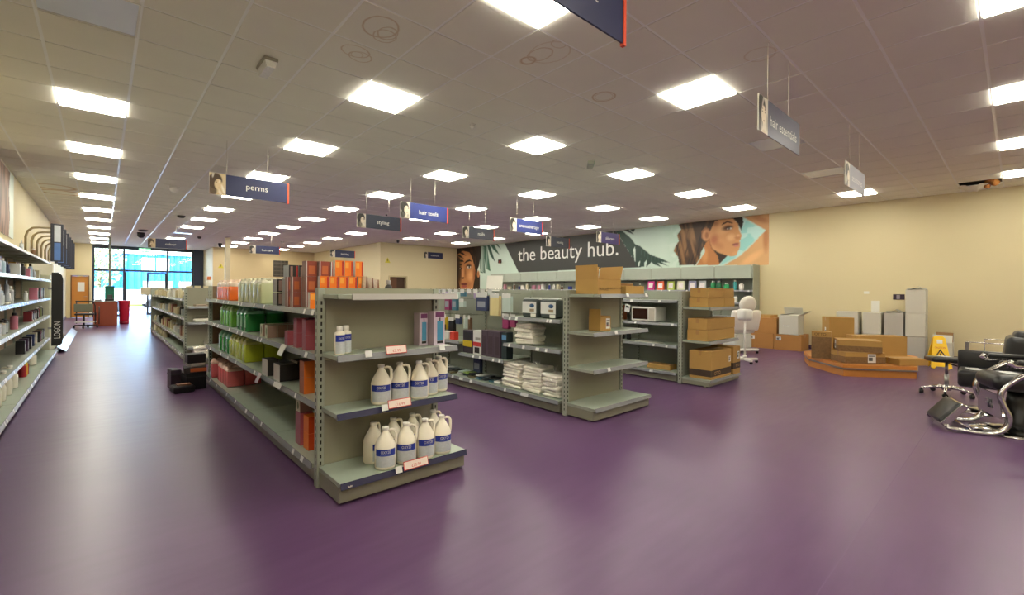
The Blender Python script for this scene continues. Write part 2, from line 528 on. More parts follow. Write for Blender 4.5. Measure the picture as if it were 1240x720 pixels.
def stain_mat(name, rings):
    m = bpy.data.materials.new(name); m.use_nodes = True
    nt = m.node_tree; b = nt.nodes['Principled BSDF']; b.inputs['Roughness'].default_value = 0.9
    tc = nt.nodes.new('ShaderNodeTexCoord')
    nz = nt.nodes.new('ShaderNodeTexNoise'); nz.inputs['Scale'].default_value = 9; nz.inputs['Detail'].default_value = 3
    nt.links.new(tc.outputs['Object'], nz.inputs['Vector'])
    sub = nt.nodes.new('ShaderNodeVectorMath'); sub.operation = 'MULTIPLY_ADD'
    sub.inputs[1].default_value = (0.03, 0.03, 0); sub.inputs[2].default_value = (-0.015, -0.015, 0)
    nt.links.new(nz.outputs['Color'], sub.inputs[0])
    ad = nt.nodes.new('ShaderNodeVectorMath'); ad.operation = 'ADD'
    nt.links.new(tc.outputs['Object'], ad.inputs[0]); nt.links.new(sub.outputs[0], ad.inputs[1])
    last = None
    for cx, cy, rx, ry, w, amt in rings:
        mp = nt.nodes.new('ShaderNodeMapping'); mp.vector_type = 'TEXTURE'
        mp.inputs['Location'].default_value = (cx, cy, 0); mp.inputs['Scale'].default_value = (rx, ry, 1)
        nt.links.new(ad.outputs[0], mp.inputs['Vector'])
        ln = nt.nodes.new('ShaderNodeVectorMath'); ln.operation = 'LENGTH'
        sp = nt.nodes.new('ShaderNodeVectorMath'); sp.operation = 'MULTIPLY'; sp.inputs[1].default_value = (1, 1, 0)
        nt.links.new(mp.outputs[0], sp.inputs[0]); nt.links.new(sp.outputs[0], ln.inputs[0])
        s1 = nt.nodes.new('ShaderNodeMath'); s1.operation = 'SUBTRACT'; s1.inputs[1].default_value = 1.0
        nt.links.new(ln.outputs['Value'], s1.inputs[0])
        ab = nt.nodes.new('ShaderNodeMath'); ab.operation = 'ABSOLUTE'; nt.links.new(s1.outputs[0], ab.inputs[0])
        mr = nt.nodes.new('ShaderNodeMapRange'); mr.inputs[1].default_value = 0.0; mr.inputs[2].default_value = w; mr.inputs[3].default_value = amt; mr.inputs[4].default_value = 0.0
        nt.links.new(ab.outputs[0], mr.inputs[0])
        if last is None: last = mr.outputs[0]
        else:
            mm = nt.nodes.new('ShaderNodeMath'); mm.operation = 'MAXIMUM'
            nt.links.new(last, mm.inputs[0]); nt.links.new(mr.outputs[0], mm.inputs[1]); last = mm.outputs[0]
    mx = nt.nodes.new('ShaderNodeMix'); mx.data_type = 'RGBA'
    mx.inputs[6].default_value = rgb((228,225,213)); mx.inputs[7].default_value = rgb((176,130,60))
    nt.links.new(last, mx.inputs[0]); nt.links.new(mx.outputs[2], b.inputs['Base Color'])
    return m
def cell_at(x, y): return (round((x-LX0)/0.6), round((y-LY0)/0.6))
STAIN = {}
def stain(pts, rings):
    """rings in world coordinates around pts; spread over the tiles they touch"""
    for (x, y) in pts:
        c = cell_at(x, y)
        STAIN.setdefault(c, [])
    for (x, y, rx, ry, w, a) in rings:
        for dx in (-1, 0, 1):
            for dy in (-1, 0, 1):
                c = cell_at(x+dx*rx, y+dy*ry)
                STAIN.setdefault(c, [])
                if (x, y, rx, ry, w, a) not in STAIN[c]: STAIN[c].append((x, y, rx, ry, w, a))
stain([], [(1.662,3.453,.135,.155,.09,.55),(1.746,3.499,.075,.10,.12,.5),(1.747,3.553,.09,.10,.10,.5)])
stain([], [(1.665,3.955,.12,.10,.09,.5),(1.74,4.02,.10,.09,.1,.5),(1.70,4.0,.05,.05,.16,.4)])
stain([], [(2.905,3.03,.06,.07,.3,.6),(2.91,2.88,.09,.13,.10,.5),(2.90,2.65,.07,.06,.14,.4),(2.95,2.8,.16,.2,.06,.35)])
stain([], [(4.05,3.031,.12,.12,.12,.6),(4.05,3.031,.095,.095,.08,.4)])
stain([], [(4.35,1.55,.13,.12,.10,.3)])
stain([], [(9.75,2.2,.25,.22,.12,.5)])
stain([], [(-.75,13.6,.3,.3,.25,.7),(-.72,14.3,.35,.3,.3,.8)])
n_t = 0
rest = G()
for a, rc, ij in cells:
    x0, x1, y0, y1 = rc
    cx, cy = (x0+x1)/2, (y0+y1)/2
    if n_t < 299 and a > 0:
        isfull = x1-x0 > 0.595 and y1-y0 > 0.595
        st = STAIN.get(ij)
        if isfull and not st:
            o = obj('ceiling_tile', full, None, ceil, (cx, cy, ZC))
        else:
            hx, hy = (x1-x0)/2-0.012, (y1-y0)/2-0.012
            mm = M_tile
            if st:
                mm = stain_mat('stained_tile', [(r[0]-cx, r[1]-cy)+r[2:] for r in st])
            o = obj('ceiling_tile', G().bar([(-hx,-hy),(hx,-hy),(hx,hy),(-hx,hy)], (0, 0.018), 'z'), [mm], ceil, (cx, cy, ZC))
        n_t += 1
    else:
        rest.box(x0+0.012, x1-0.012, y0+0.012, y1-0.012, ZC, ZC+0.018)
o = obj('distant_ceiling_tiles', rest, [M_tile], ceil)
o['kind'] = 'stuff'
gg = G()
for i in range(nx0, nx1+2):
    x = LX0 + 0.6*i - 0.3
    if XL < x < XR:
        ye = YF if x < XA else (YA if x < XS else YS)
        gg.box(x-0.014, x+0.014, YB, ye, ZC+0.004, ZC+0.03)
for j in range(ny0, ny1+2):
    y = LY0 + 0.6*j - 0.3
    if YB < y < YF:
        xe = XR if y < YS else (XS if y < YA else XA)
        gg.box(XL, xe, y-0.014, y+0.014, ZC+0.0041, ZC+0.0299)
for x0, x1, y0, y1 in ((XL, XL+0.03, YB, YF), (XR-0.03, XR, YB, YS), (XS, XR, YS-0.03, YS), (XS-0.03, XS, YS, YA), (XA, XS, YA-0.03, YA)):
    gg.box(x0, x1, y0, y1, ZC+0.0042, ZC+0.0298)
obj('ceiling_grid', gg, [M_tbar], ceil)

# ---- panel lights
def emit_mat(name, col, st):
    m = bpy.data.materials.new(name); m.use_nodes = True
    nt = m.node_tree
    b = nt.nodes['Principled BSDF']
    b.inputs['Base Color'].default_value = (0.8, 0.8, 0.8, 1)
    b.inputs['Emission Color'].default_value = col + (1,)
    b.inputs['Emission Strength'].default_value = st
    return m
M_lit = emit_mat('lit_diffuser', PANEL_COLOR, PANEL_STRENGTH)
M_unlit = mat('unlit_diffuser', (220,228,240), 0.15, 0, 0.02)
fr_me = G().box(-0.298,0.298,-0.298,-0.285,0,0.03).box(-0.298,0.298,0.285,0.298,0,0.03).box(-0.298,-0.285,-0.285,0.285,0,0.03).box(0.285,0.298,-0.285,0.285,0,0.03).mesh('frame')
fr_me.materials.append(M_white)
df_me = G().cbox(-0.285,0.285,-0.285,0.285,-0.016,0.02,0.004).mesh('diffuser'); df_me.materials.append(M_lit)  # drop below the tiles is added so the glowing sides brighten the ceiling
df_un = G().box(-0.285,0.285,-0.285,0.285,0.004,0.02).mesh('diffuser'); df_un.materials.append(M_unlit)
OFF = {(0,1), (3,0), (4,0), (1,8)}
rowname = lambda j: 'row level with the camera' if j == -1 else ('unseen row added behind the camera' if j < -1 else '%s row ahead' % nth(j))  # lamps behind the camera are unseen, added to light the room
for (i, j) in lights:
    off = (i, j) in OFF
    x, y = LX0+2.4*i, LY0+2.4*j
    lab = '%s square ceiling panel light, %s column from left wall, %s' % ('unlit' if off else 'glowing', nth(i), rowname(j))
    t = thing('ceiling_light', lab, 'ceiling light', (x, y, ZC), 0, 'square panel lights in the ceiling grid')
    obj('frame', fr_me, None, t); obj('diffuser', df_un if off else df_me, None, t)

# ---- broken ceiling opening near the right wall
hx0, hx1, hy0, hy1 = LX0+0.6*21-0.3, LX0+0.6*21+0.3, LY0-0.6*3-0.3, LY0-0.6*3+0.3
g = G()
pts = []
rnd = random.Random(3)
for k in range(9):
    for l in range(5):
        pts.append((hx0+0.12+0.36*l/4+rnd.uniform(-.02,.02), hy0+0.18+0.42*k/8, ZC-0.02-0.10*math.sin(PI*k/8)*math.sin(PI*l/4)-rnd.uniform(0,.05)))
fs = [(k*5+l, k*5+l+1, k*5+l+6, k*5+l+5) for k in range(8) for l in range(4)]
g.add(pts, fs, 0, True)
t = thing('torn_ceiling_tile', 'torn white tile sagging from a brown opening beside the right wall', 'ceiling tile', (0,0,0))
obj('torn_sheet', g, [mat('torn_white_sheet', (214,208,190), 0.7)], t)
g = G()
for (dx, dy, dz, r) in ((0.1,0.15,0.02,.06),(0.2,0.1,-0.03,.07),(0.32,0.2,0.0,.06),(0.22,0.2,-0.08,.05)):
    g.lathe([(0.001,-r),(r*.7,-r*.7),(r,0),(r*.7,r*.7),(0.001,r)], 8, (hx0+dx, hy0+dy, ZC+dz))
obj('brown_insulation', g, [mat('brown_insulation', (150,96,40), 0.9, 0, 0.3, 20)], t)

# ---- ceiling devices
def dome(name, label, cat, x, y, r=0.05, h=0.05, m=None, dark=False):
    t = thing(name, label, cat, (x, y, ZC))
    obj('base', G().lathe([(r*1.25,-0.012),(r*1.25,0.0)], 16), [M_white], t)
    obj('cap', G().lathe([(0.001,-h),(r*.6,-h*.92),(r,-h*.55),(r,-0.012)], 16), [m or M_white], t)
M_sensor = mat('sensor_dark', (64,62,58), 0.4)
dome('smoke_detector', 'white smoke detector with brown base above the left aisle', 'smoke detector', 1.11, 11.79, .08, .12, mat('detector_glossy', (232,228,220), .3))
dome('heat_detector', 'small beige detector on the tile right of the nearest lit panels', 'smoke detector', 3.51, 4.68, .035, .05)
dome('motion_sensor', 'flat dark ceiling sensor beyond the white smoke detector', 'sensor', 1.70, 16.24, .10, .08, M_sensor)
dome('camera_dome', 'dark dome camera on ceiling above the far aisle', 'security camera', 1.09, 22.25, .12, .22, M_black)
dome('dark_sensor', 'dark flat ceiling unit just behind the dome camera', 'sensor', 1.10, 21.25, .14, .07, M_sensor)
dome('sprinkler', 'tiny dark ceiling detector to the right of the colour sign', 'sensor', 2.93, 22.26, .07, .1, M_sensor)
dome('alcove_camera', 'black hanging camera beside the cream support post', 'security camera', 4.06, 24.77, .08, .2, M_black)
dome('small_detector', 'small ceiling detector above the storeroom front wall', 'smoke detector', 10.03, 16.33, .06, .08)
dome('ceiling_spot', 'black spot camera where ceiling meets the storeroom wall', 'security camera', 9.28, 17.53, .06, .14, M_black)
dome('far_detector', 'small white detector over the alcove', 'smoke detector', 5.94, 21.85, .07, .1)
dome('mid_detector', 'tiny brown detector on the ceiling above the styling sign', 'smoke detector', 5.91, 11.84, .03, .05, M_sensor)
# emergency bulkhead
bx, by = 1.19, 3.99
t = thing('emergency_light', 'boxy clear emergency light fixed to the near ceiling', 'emergency light', (1.14, 4.72, ZC), 0.0)
obj('housing', G().cbox(-.06,.06,-.15,.15,-.03,0,.006), [mat('bulkhead_grey', (150,146,130), .5)], t)
obj('lens', G().bar([(-.05,-.03),(-.035,-.09),(.035,-.09),(.05,-.03)], (-.14,.14), 'y'), [mat('bulkhead_lens', (226,226,222), .15, 0, .15, 60)], t)
# green running man sign in ceiling + exit sign at the door
t = thing('ceiling_exit_light', 'small green and white emergency exit light on the ceiling', 'exit sign', (6.0, 4.75, ZC), 0.75)
obj('housing', G().cbox(-.16,.16,-.05,.05,-.05,0,.006), [mat('exit_grey', (170,176,160), .4)], t)
obj('green_panel', G().box(-.15,.06,-.054,-.051,-.045,-.006), [mat('exit_green_dull', (60,170,110), .4)], t)
M_exit = emit_mat('exit_green', (0.02, 0.45, 0.16), 0.9)
t = thing('exit_sign', 'green illuminated running man exit sign above the glass doors', 'exit sign', (1.63, 30.1, 3.37))
obj('face', G().box(-.24,.24,-.03,.0,-.12,.1), [M_exit], t)
g = G().box(-.05,.02,-.034,-.031,-.06,.03).lathe([(0.02,-.034),(0.02,-.031)], 10, (0.0,0,.05), 0, 'y').box(.08,.18,-.034,-.031,-.02,.01).bar([(.15,-.05),(.2,-.005),(.15,.04)], (-.034,-.031), 'y')
g.box(-.19,-.11,-.034,-.031,-.08,.06)
obj('pictogram', g, [emit_mat('exit_white', (.8,.95,.85), 1.4)], t)
obj('hanger', G().box(-.01,.01,-.02,-.01,.1,ZC-3.37), [M_white], t)

# ---- pillars
tag(obj('support_post', G().cbox(3.78,3.96,21.9,22.08,0,ZC,.006), [mat('post_cream', (206,194,162), .5)]), 'square cream support post behind the far end of near shelving', 'post')
tag(obj('steel_post', G().cbox(.2,.28,25.2,25.28,0,ZC,.006), [mat('post_green_grey', (118,124,112), .45)]), 'slim grey green steel post behind the wooden counter', 'post')

# ---- wall notices
def wallbox(name, label, cat, x0, x1, y0, y1, z0, z1, m):
    return tag(obj(name, G().box(x0,x1,y0,y1,z0,z1), [m]), label, cat)
M_yel = mat('warning_yellow', (196,182,40), .5)
def tri(name, label, x, y, z):
    t = thing(name, label, 'sign', (x, y, z))
    obj('plate', G().bar([(-.13,-.12),(.13,-.12),(.0,.12)], (-.008,0), 'y'), [M_yel], t)
    obj('mark', G().box(-.012,.012,-.011,-.0085,-.05,.04), [M_black], t)
tri('warning_triangle', 'small yellow warning triangle on the storeroom wall', 9.55, YS, 2.75)
tri('warning_triangle', 'small yellow warning triangle on the alcove wall by the post', 4.55, YA, 2.6)
t = thing('wall_vent', 'dark square grille on the alcove wall', 'vent', (7.4, YA, 2.55))
obj('frame', G().box(-.38,.38,-.02,0,-.45,.45), [mat('vent_dark', (58,52,44), .6)], t)
for k in range(4):
    obj('slat', G().box(-.36,.36,-.035,-.02,-.36+.22*k,-.33+.22*k), [mat('vent_slat', (96,88,74), .5)], t)
for k in range(3):
    obj('bar', G().box(-.2+.2*k-.012,-.2+.2*k+.012,-.03,-.02,-.44,.44), [mat('vent_slat', (96,88,74), .5)], t)
t = thing('wall_plate', 'small dark purple electrical plate above the white boxes', 'wall socket', (XR, 1.805, 1.335))
obj('plate', G().box(-.012,0,-.1,.1,-.06,.06), [mat('plate_purple', (52,34,52), .4)], t)
obj('socket', G().box(-.016,-.012,-.02,.04,-.045,.045), [mat('plate_grey', (150,140,150), .4)], t)
wallbox('wall_switch', 'faint white paper stuck on the right wall above the boxes', 'paper', XR-.003, XR, 2.14, 2.3, .95, 1.24, M_white)
wallbox('wall_socket', 'small white socket plate on the right wall', 'wall socket', XR-.01, XR, 2.34, 2.44, 1.4, 1.46, M_white)
t = thing('alarm_unit', 'small red and dark alarm unit on the pale mural panel', 'alarm', (XR-.02, 15.62, 2.73))
obj('box', G().cbox(-.06,0,-.09,.09,-.08,.08,.006), [mat('alarm_dark', (56,40,34), .4)], t)
obj('lens', G().cbox(-.08,-.06,-.085,-.03,-.05,.03,.004), [M_red], t)
MUR = {
'hair': [(11.91,3.52),(12.19,3.54),(12.59,3.57),(13.07,3.56),(13.14,3.47),(13.04,3.25),(12.9,3.21),(12.87,3.3),(12.73,3.33),(12.63,3.22),(12.64,3.04),(12.73,2.94),(12.82,2.93),(12.73,2.8),(12.63,2.6),(12.6,2.43),(12.46,2.23),(11.94,2.25),(11.9,2.5),(11.75,2.7),(11.8,2.83),(11.92,3.0),(11.86,3.18),(11.99,3.35)],
'hair2': [(13.04,3.57),(13.81,3.53),(13.84,3.37),(13.78,3.16),(13.72,3.28),(13.62,3.45),(13.4,3.48),(13.07,3.46)],
'face': [(13.04,3.5),(13.27,3.52),(13.56,3.51),(13.69,3.35),(13.73,3.15),(13.79,3.02),(13.77,2.9),(13.74,2.86),(13.76,2.76),(13.74,2.65),(13.68,2.54),(13.66,2.46),(13.54,2.43),(13.37,2.47),(13.14,2.57),(12.98,2.68),(12.91,2.85),(12.87,3.06),(12.9,3.21)],
'neck': [(12.73,2.94),(12.87,2.92),(12.94,2.68),(13.14,2.54),(13.37,2.46),(13.28,2.35),(13.15,2.2),(12.49,2.23),(12.63,2.43),(12.74,2.59)],
'nshadow': [(12.96,2.7),(13.14,2.57),(13.41,2.46),(13.33,2.38),(13.18,2.23),(13.13,2.47)],
'arm1': [(13.79,3.56),(14.52,3.54),(14.52,3.06),(14.42,3.1),(13.87,3.5)],
'arm2': [(14.52,3.09),(14.53,2.15),(13.31,2.19),(13.72,2.41),(14.03,2.68),(14.42,3.1)],
'ear': [(12.73,3.12),(12.84,3.11),(12.73,2.94)],
'brow': [(13.22,3.35),(13.29,3.42),(13.4,3.46),(13.56,3.39),(13.56,3.36),(13.4,3.42),(13.29,3.37)],
'eyes': [(13.38,3.26),(13.55,3.25),(13.39,3.18)],
'eye': [(13.44,3.24),(13.51,3.23),(13.44,3.21)],
'blush': [(13.07,3.03),(13.24,3.01),(13.08,2.81)],
'lips': [(13.5,2.76),(13.63,2.83),(13.75,2.8),(13.74,2.71),(13.63,2.67)],
'nose': [(13.59,2.97),(13.69,3.01),(13.78,2.97),(13.74,2.91),(13.66,2.9)],
'teal': [(13.81,3.5),(14.41,3.09),(13.72,2.44),(13.21,2.2),(13.34,2.46),(13.72,2.54)],
'leafR1': [(10.38,3.0),(10.55,2.93),(10.94,2.62),(11.35,2.47),(11.63,2.33),(11.31,2.38),(11.59,2.22),(11.19,2.35),(11.36,2.19),(11.03,2.32),(10.98,2.39),(10.78,2.21),(10.81,2.48),(10.56,2.22),(10.64,2.56),(10.38,2.25)],
'panel': [(3.66,3.52),(9.55,3.56),(10.49,2.22),(4.59,2.21)],
'leafR2': [(9.55,3.57),(9.85,3.5),(10.18,3.24),(10.42,2.94),(10.72,2.8),(10.72,2.25),(10.49,2.22)],
'spR': [[(9.8,3.57),(10.09,3.54),(10.32,3.33)],[(10.13,3.55),(10.35,3.53),(10.28,3.4)]],
'slit': [[(10.28,2.83),(10.35,2.93),(10.42,2.46),(10.35,2.42)],[(10.49,2.5),(10.58,2.57),(10.52,2.25),(10.47,2.26)]],
'lface': [(-0.04,3.27),(0.41,3.39),(0.98,3.33),(1.36,2.92),(1.53,2.36),(1.48,1.86),(1.33,1.47),(-0.01,1.47)],
'lhair': [(-0.09,3.59),(1.89,3.57),(1.98,3.21),(1.81,2.57),(1.64,2.35),(1.41,2.69),(1.12,3.26),(0.51,3.38),(0.02,3.21),(-0.09,3.21)],
'lhair2': [(1.46,1.92),(1.82,2.35),(1.91,1.47),(1.33,1.47)],
'lear': [(1.68,2.24),(1.86,2.24),(1.69,2.0)],
'leye': [(0.94,2.59),(1.29,2.57),(0.95,2.47)],
'lbrow': [(0.61,2.72),(0.8,2.84),(1.04,2.88),(1.25,2.78),(1.04,2.82),(0.8,2.77)],
'lbrow2': [(0.02,3.06),(0.31,3.14),(0.51,3.27),(0.41,3.07),(0.07,2.92)],
'leye2': [(0.17,2.51),(0.42,2.5),(0.17,2.39)],
'lnose': [(0.37,2.1),(0.62,2.1),(0.38,1.96)],
'llip': [(0.48,1.7),(0.86,1.7),(0.48,1.52)],
'lshade': [(-0.04,3.21),(0.27,3.02),(0.2,2.39),(0.13,1.93),(0.33,1.47),(-0.01,1.47)],
'leafL': [[(1.89,3.52),(2.15,3.5),(2.3,2.23),(1.91,2.26)],[(2.07,3.53),(2.41,3.51),(2.68,2.3),(2.34,2.44)],[(2.41,3.54),(2.62,3.52),(3.02,2.71),(2.67,3.01)],[(2.62,3.55),(2.91,3.53),(3.32,3.02),(2.96,3.23)],[(3.0,3.55),(3.16,3.54),(3.44,3.26)]],
}
# ================================================================ PRINTED MURAL
def pip(poly, X, Y):
    inside_ = np.zeros(X.shape, bool)
    n = len(poly)
    for i in range(n):
        x1, y1 = poly[i]; x2, y2 = poly[(i+1) % n]
        if y1 == y2: continue
        c = ((y1 > Y) != (y2 > Y)) & (X < (x2-x1)*(Y-y1)/(y2-y1)+x1)
        inside_ ^= c
    return inside_
def lin(c): return np.array(rgb(c)[:3])
def vnoise(X, Y, sx, sy, seed):
    r = np.random.RandomState(seed)
    t = r.rand(64, 64)
    x, y = X*sx, Y*sy
    xi, yi = np.floor(x).astype(int), np.floor(y).astype(int)
    fx, fy = x-xi, y-yi
    fx = fx*fx*(3-2*fx); fy = fy*fy*(3-2*fy)
    a = t[yi % 64, xi % 64]; b = t[yi % 64, (xi+1) % 64]; c = t[(yi+1) % 64, xi % 64]; d2 = t[(yi+1) % 64, (xi+1) % 64]
    return (a*(1-fx)+b*fx)*(1-fy)+(c*(1-fx)+d2*fx)*fy
def ell(X, Y, c, rx, ry, ang=0.0):
    dx, dy = X-c[0], Y-c[1]
    ca, sa = math.cos(ang), math.sin(ang)
    u = (dx*ca+dy*sa)/rx; v = (-dx*sa+dy*ca)/ry
    return np.sqrt(u*u+v*v)
class Paint:
    def __init__(s, x0, x1, y0, y1, res, bgc):
        s.nx, s.ny = int(round((x1-x0)/res))+1, int(round((y1-y0)/res))+1
        s.X, s.Y = np.meshgrid(np.linspace(x0, x1, s.nx), np.linspace(y0, y1, s.ny))
        s.C = np.zeros(s.X.shape+(3,)); s.C[:] = lin(bgc)
    def mix(s, a, c):
        a = np.clip(a, 0, 1)[..., None]
        s.C = s.C*(1-a) + (lin(c) if isinstance(c, tuple) else c)*a
    def poly(s, p, c, a=1.0): s.mix(pip(p, s.X, s.Y)*a, c)
    def ellipse(s, cc, rx, ry, c, a=1.0, soft=0.25, ang=0.0, clip=None):
        m = np.clip((1-ell(s.X, s.Y, cc, rx, ry, ang))/soft, 0, 1)*a
        if clip is not None: m = m*pip(clip, s.X, s.Y)
        s.mix(m, c)
    def blur(s, k=1):
        for _ in range(k):
            P = np.pad(s.C, ((1,1),(1,1),(0,0)), 'edge')
            s.C = (P[1:-1,1:-1]*4 + P[:-2,1:-1]+P[2:,1:-1]+P[1:-1,:-2]+P[1:-1,2:])/8
    def mesh(s, name, place, m):
        vs = [place(x, y) for x, y in zip(s.X.ravel(), s.Y.ravel())]
        nx, ny = s.nx, s.ny
        fs = [(j*nx+i, j*nx+i+1, (j+1)*nx+i+1, (j+1)*nx+i) for j in range(ny-1) for i in range(nx-1)]
        me = bpy.data.meshes.new(name)
        me.from_pydata(vs, [], fs)
        at = me.color_attributes.new('print', 'FLOAT_COLOR', 'POINT')
        buf = np.ones((nx*ny, 4)); buf[:, :3] = s.C.reshape(-1, 3)
        at.data.foreach_set('color', buf.ravel())
        me.materials.append(m); me.update()
        return me
M_print = mat_vcol('mural_print', 0.5)
P = Paint(0.0, 14.5, 2.16, 3.525, 0.018, (196,214,202))
X, Y = P.X, P.Y
P.mix((vnoise(X, Y, .6, .8, 1)-.3)*.5*(X > 9), (174,206,200))
# fronds, left
for k, p in enumerate(MUR['leafL']): P.poly(p, (34,78,62) if k % 2 == 0 else (44,92,72))
for k in range(14):
    y0 = 2.3+.09*k
    P.poly([(1.95, y0+.04), (2.02, y0+.10), (2.26, y0-.1)], (190,210,196), .75)
    P.poly([(2.32, y0+.2), (2.36, y0+.24), (2.52, y0-.02)], (190,210,196), .55)
P.poly(MUR['panel'], (52,52,50))
P.poly(MUR['leafR2'], (38,66,56)); 
for q in MUR['spR']: P.poly(q, (30,50,44))
for q in MUR['slit']: P.poly(q, (196,214,202))
P.poly(MUR['leafR1'], (36,62,54))
for k in range(7):
    x0 = 10.6+.12*k
    P.poly([(x0, 2.86-.07*k), (x0+.02, 2.86-.07*k), (x0-.04+.02*k, 2.3)], (70,100,86), .7)
# right portrait
P.poly(MUR['teal'], (150,208,206)); P.mix(pip(MUR['teal'], X, Y)*(vnoise(X, Y, 4, 6, 5) > .6)*.5, (206,230,226))
P.mix(np.clip((X-11.4)/.5, 0, 1)*(X < 12)*(vnoise(X, Y, 9, 9, 8) > .45)*.35, (150,190,170))
P.poly(MUR['arm1'], (196,146,98)); P.poly(MUR['arm2'], (208,162,112))
P.ellipse((14.05,2.35), .45, .14, (232,180,124), .8, .6, .6, MUR['arm2'])
P.ellipse((14.42,2.9), .1, .5, (172,104,56), .7, .6, 0, MUR['arm2'])
P.ellipse((14.3,3.4), .3, .1, (160,100,60), .6, .6, -.5, MUR['arm1'])
P.poly([(12.6,2.8),(13.0,2.6),(13.1,3.45),(12.6,3.4)], (150,98,60)); P.poly(MUR['neck'], (186,122,68)); P.ellipse((12.75,2.5), .12, .3, (214,150,92), .8, .6, 0, MUR['neck'])
P.poly(MUR['hair'], (70,46,28))
m = pip(MUR['hair'], X, Y)
st_ = vnoise(X+.25*Y, Y, 16, 2.2, 11)
P.mix(m*np.clip((st_-.45)*2.2, 0, .8), (150,108,66)); P.mix(m*np.clip((vnoise(X-.3*Y, Y, 22, 3, 12)-.6)*3, 0, .8), (34,22,14))
P.mix(m*(Y > 3.36)*.6, (40,26,18))
P.poly(MUR['hair2'], (34,24,18)); 
P.poly(MUR['face'], (206,150,100))
F_ = MUR['face']
P.ellipse((13.25,3.22), .22, .2, (222,172,122), .8, .7, 0, F_)
P.ellipse((13.02,2.95), .17, .2, (170,92,62), .75, .7, -.4, F_)
P.ellipse((13.15,2.78), .22, .13, (176,112,70), .5, .7, -.5, F_)
P.ellipse((13.5,2.98), .16, .14, (230,184,136), .7, .7, 0, F_)
P.ellipse((13.62,2.5), .12, .1, (224,170,118), .5, .7, 0, F_)
P.ellipse((13.05,3.42), .14, .1, (140,90,54), .6, .7, 0, F_)
P.poly(MUR['nshadow'], (60,44,34))
P.ellipse((12.78,3.1), .13, .2, (204,146,98), 1, .3); P.ellipse((12.8,3.1), .07, .13, (150,92,54), .8, .5)
P.ellipse((13.4,3.26), .2, .1, (84,52,38), .95, .6, .1, F_); P.poly(MUR['brow'], (50,32,22))
P.ellipse((13.46,3.235), .085, .034, (224,214,200), 1, .4); P.ellipse((13.45,3.235), .035, .035, (44,40,38), 1, .4)
P.ellipse((13.45,3.27), .12, .016, (24,16,14), 1, .4, .05)
P.poly(MUR['nose'], (180,116,76), .55); P.ellipse((13.7,3.02), .05, .05, (232,190,146), .7, .7)
P.ellipse((13.63,2.785), .12, .03, (150,84,78), 1, .4, .12, F_); P.ellipse((13.66,2.73), .10, .035, (196,122,112), 1, .4, .1, F_)
P.ellipse((13.62,2.76), .11, .008, (70,36,32), .9, .4, .12, F_)
P.blur(1)
# left portrait
def left_face(P):
    X, Y = P.X, P.Y
    P.poly([(-.1,1.3),(1.7,1.3),(1.7,3.6),(-.1,3.6)], (36,24,16))
    P.poly(MUR['lface'], (206,140,86)); L = MUR['lface']
    P.ellipse((1.12,2.12), .3, .34, (232,172,116), .9, .7, 0, L); P.ellipse((.7,3.05), .4, .2, (226,164,108), .8, .7, 0, L)
    P.ellipse((1.46,2.2), .2, .7, (140,76,42), .8, .8, 0, L); P.ellipse((1.0,1.72), .4, .2, (178,106,64), .5, .7, 0, L)
    P.poly(MUR['lshade'], (52,30,20), .9); P.ellipse((.18,2.3), .3, .9, (40,24,18), .9, .6, 0, L)
    P.ellipse((.52,2.3), .1, .42, (236,180,124), .8, .8, 0, L)
    P.ellipse((.72,2.3), .1, .35, (150,88,52), .7, .8, 0, L)
    P.poly(MUR['lhair'], (34,22,15)); P.poly(MUR['lhair2'], (44,28,18))
    m = pip(MUR['lhair'], X, Y)
    P.mix(m*np.clip((vnoise(X, Y+.4*X, 14, 5, 21)-.55)*2, 0, .5), (96,62,40))
    P.poly([(.0,3.2),(.2,3.22),(.62,2.98),(.2,3.08)], (40,24,16)); P.poly([(.0,2.98),(.5,2.92),(.6,2.82),(.1,2.86)], (40,24,16)); P.poly([(.05,3.34),(.5,3.3),(.8,3.1),(.3,3.26)], (46,28,18))
    P.ellipse((1.0,2.6), .3, .15, (104,58,36), .95, .5, 0, L)
    P.poly([(.58,2.74),(.8,2.88),(1.06,2.93),(1.3,2.8),(1.06,2.84),(.8,2.78)], (34,20,14))
    P.ellipse((1.02,2.55), .18, .075, (236,226,212), 1, .35); P.ellipse((1.04,2.56), .075, .075, (40,40,38), 1, .35); P.ellipse((1.02,2.625), .22, .028, (18,12,10), 1, .35); P.ellipse((1.02,2.475), .19, .014, (50,28,20), .9, .5)
    P.ellipse((.3,2.5), .15, .06, (26,18,16), 1, .4); P.ellipse((.27,2.5), .06, .035, (206,196,184), 1, .5); P.ellipse((.3,2.7), .2, .035, (26,16,12), 1, .4)
    P.ellipse((.5,2.03), .17, .07, (84,44,28), .95, .5); P.ellipse((.52,2.11), .07, .06, (232,176,122), .8, .6)
    P.ellipse((.62,1.74), .32, .065, (138,58,54), 1, .35); P.ellipse((.64,1.62), .27, .08, (186,92,84), 1, .35); P.ellipse((.62,1.69), .3, .014, (60,24,22), 1, .4)
    P.ellipse((1.77,2.2), .12, .2, (206,138,86), 1, .4); P.ellipse((1.76,2.2), .06, .13, (120,68,40), .8, .5)
left_face(P)
P.mix((X > 1.62)*pip([(1.62,3.6),(1.62,2.1),(1.95,2.1),(1.95,3.6)], X, Y)*pip(MUR['lhair'], X, Y)*1.0, (34,24,18))
mural = thing('wall_mural', 'long printed beauty mural with two portraits and green palm fronds on right wall', 'mural', (XR, YS, 0))
pl_mur = lambda x, y: (-0.012, -x, y)
obj('printed_sheet', P.mesh('printed_sheet', pl_mur, M_print), None, mural)
P2 = Paint(0.0, 3.0, 1.2, 2.16, 0.018, (44,30,20)); left_face(P2)
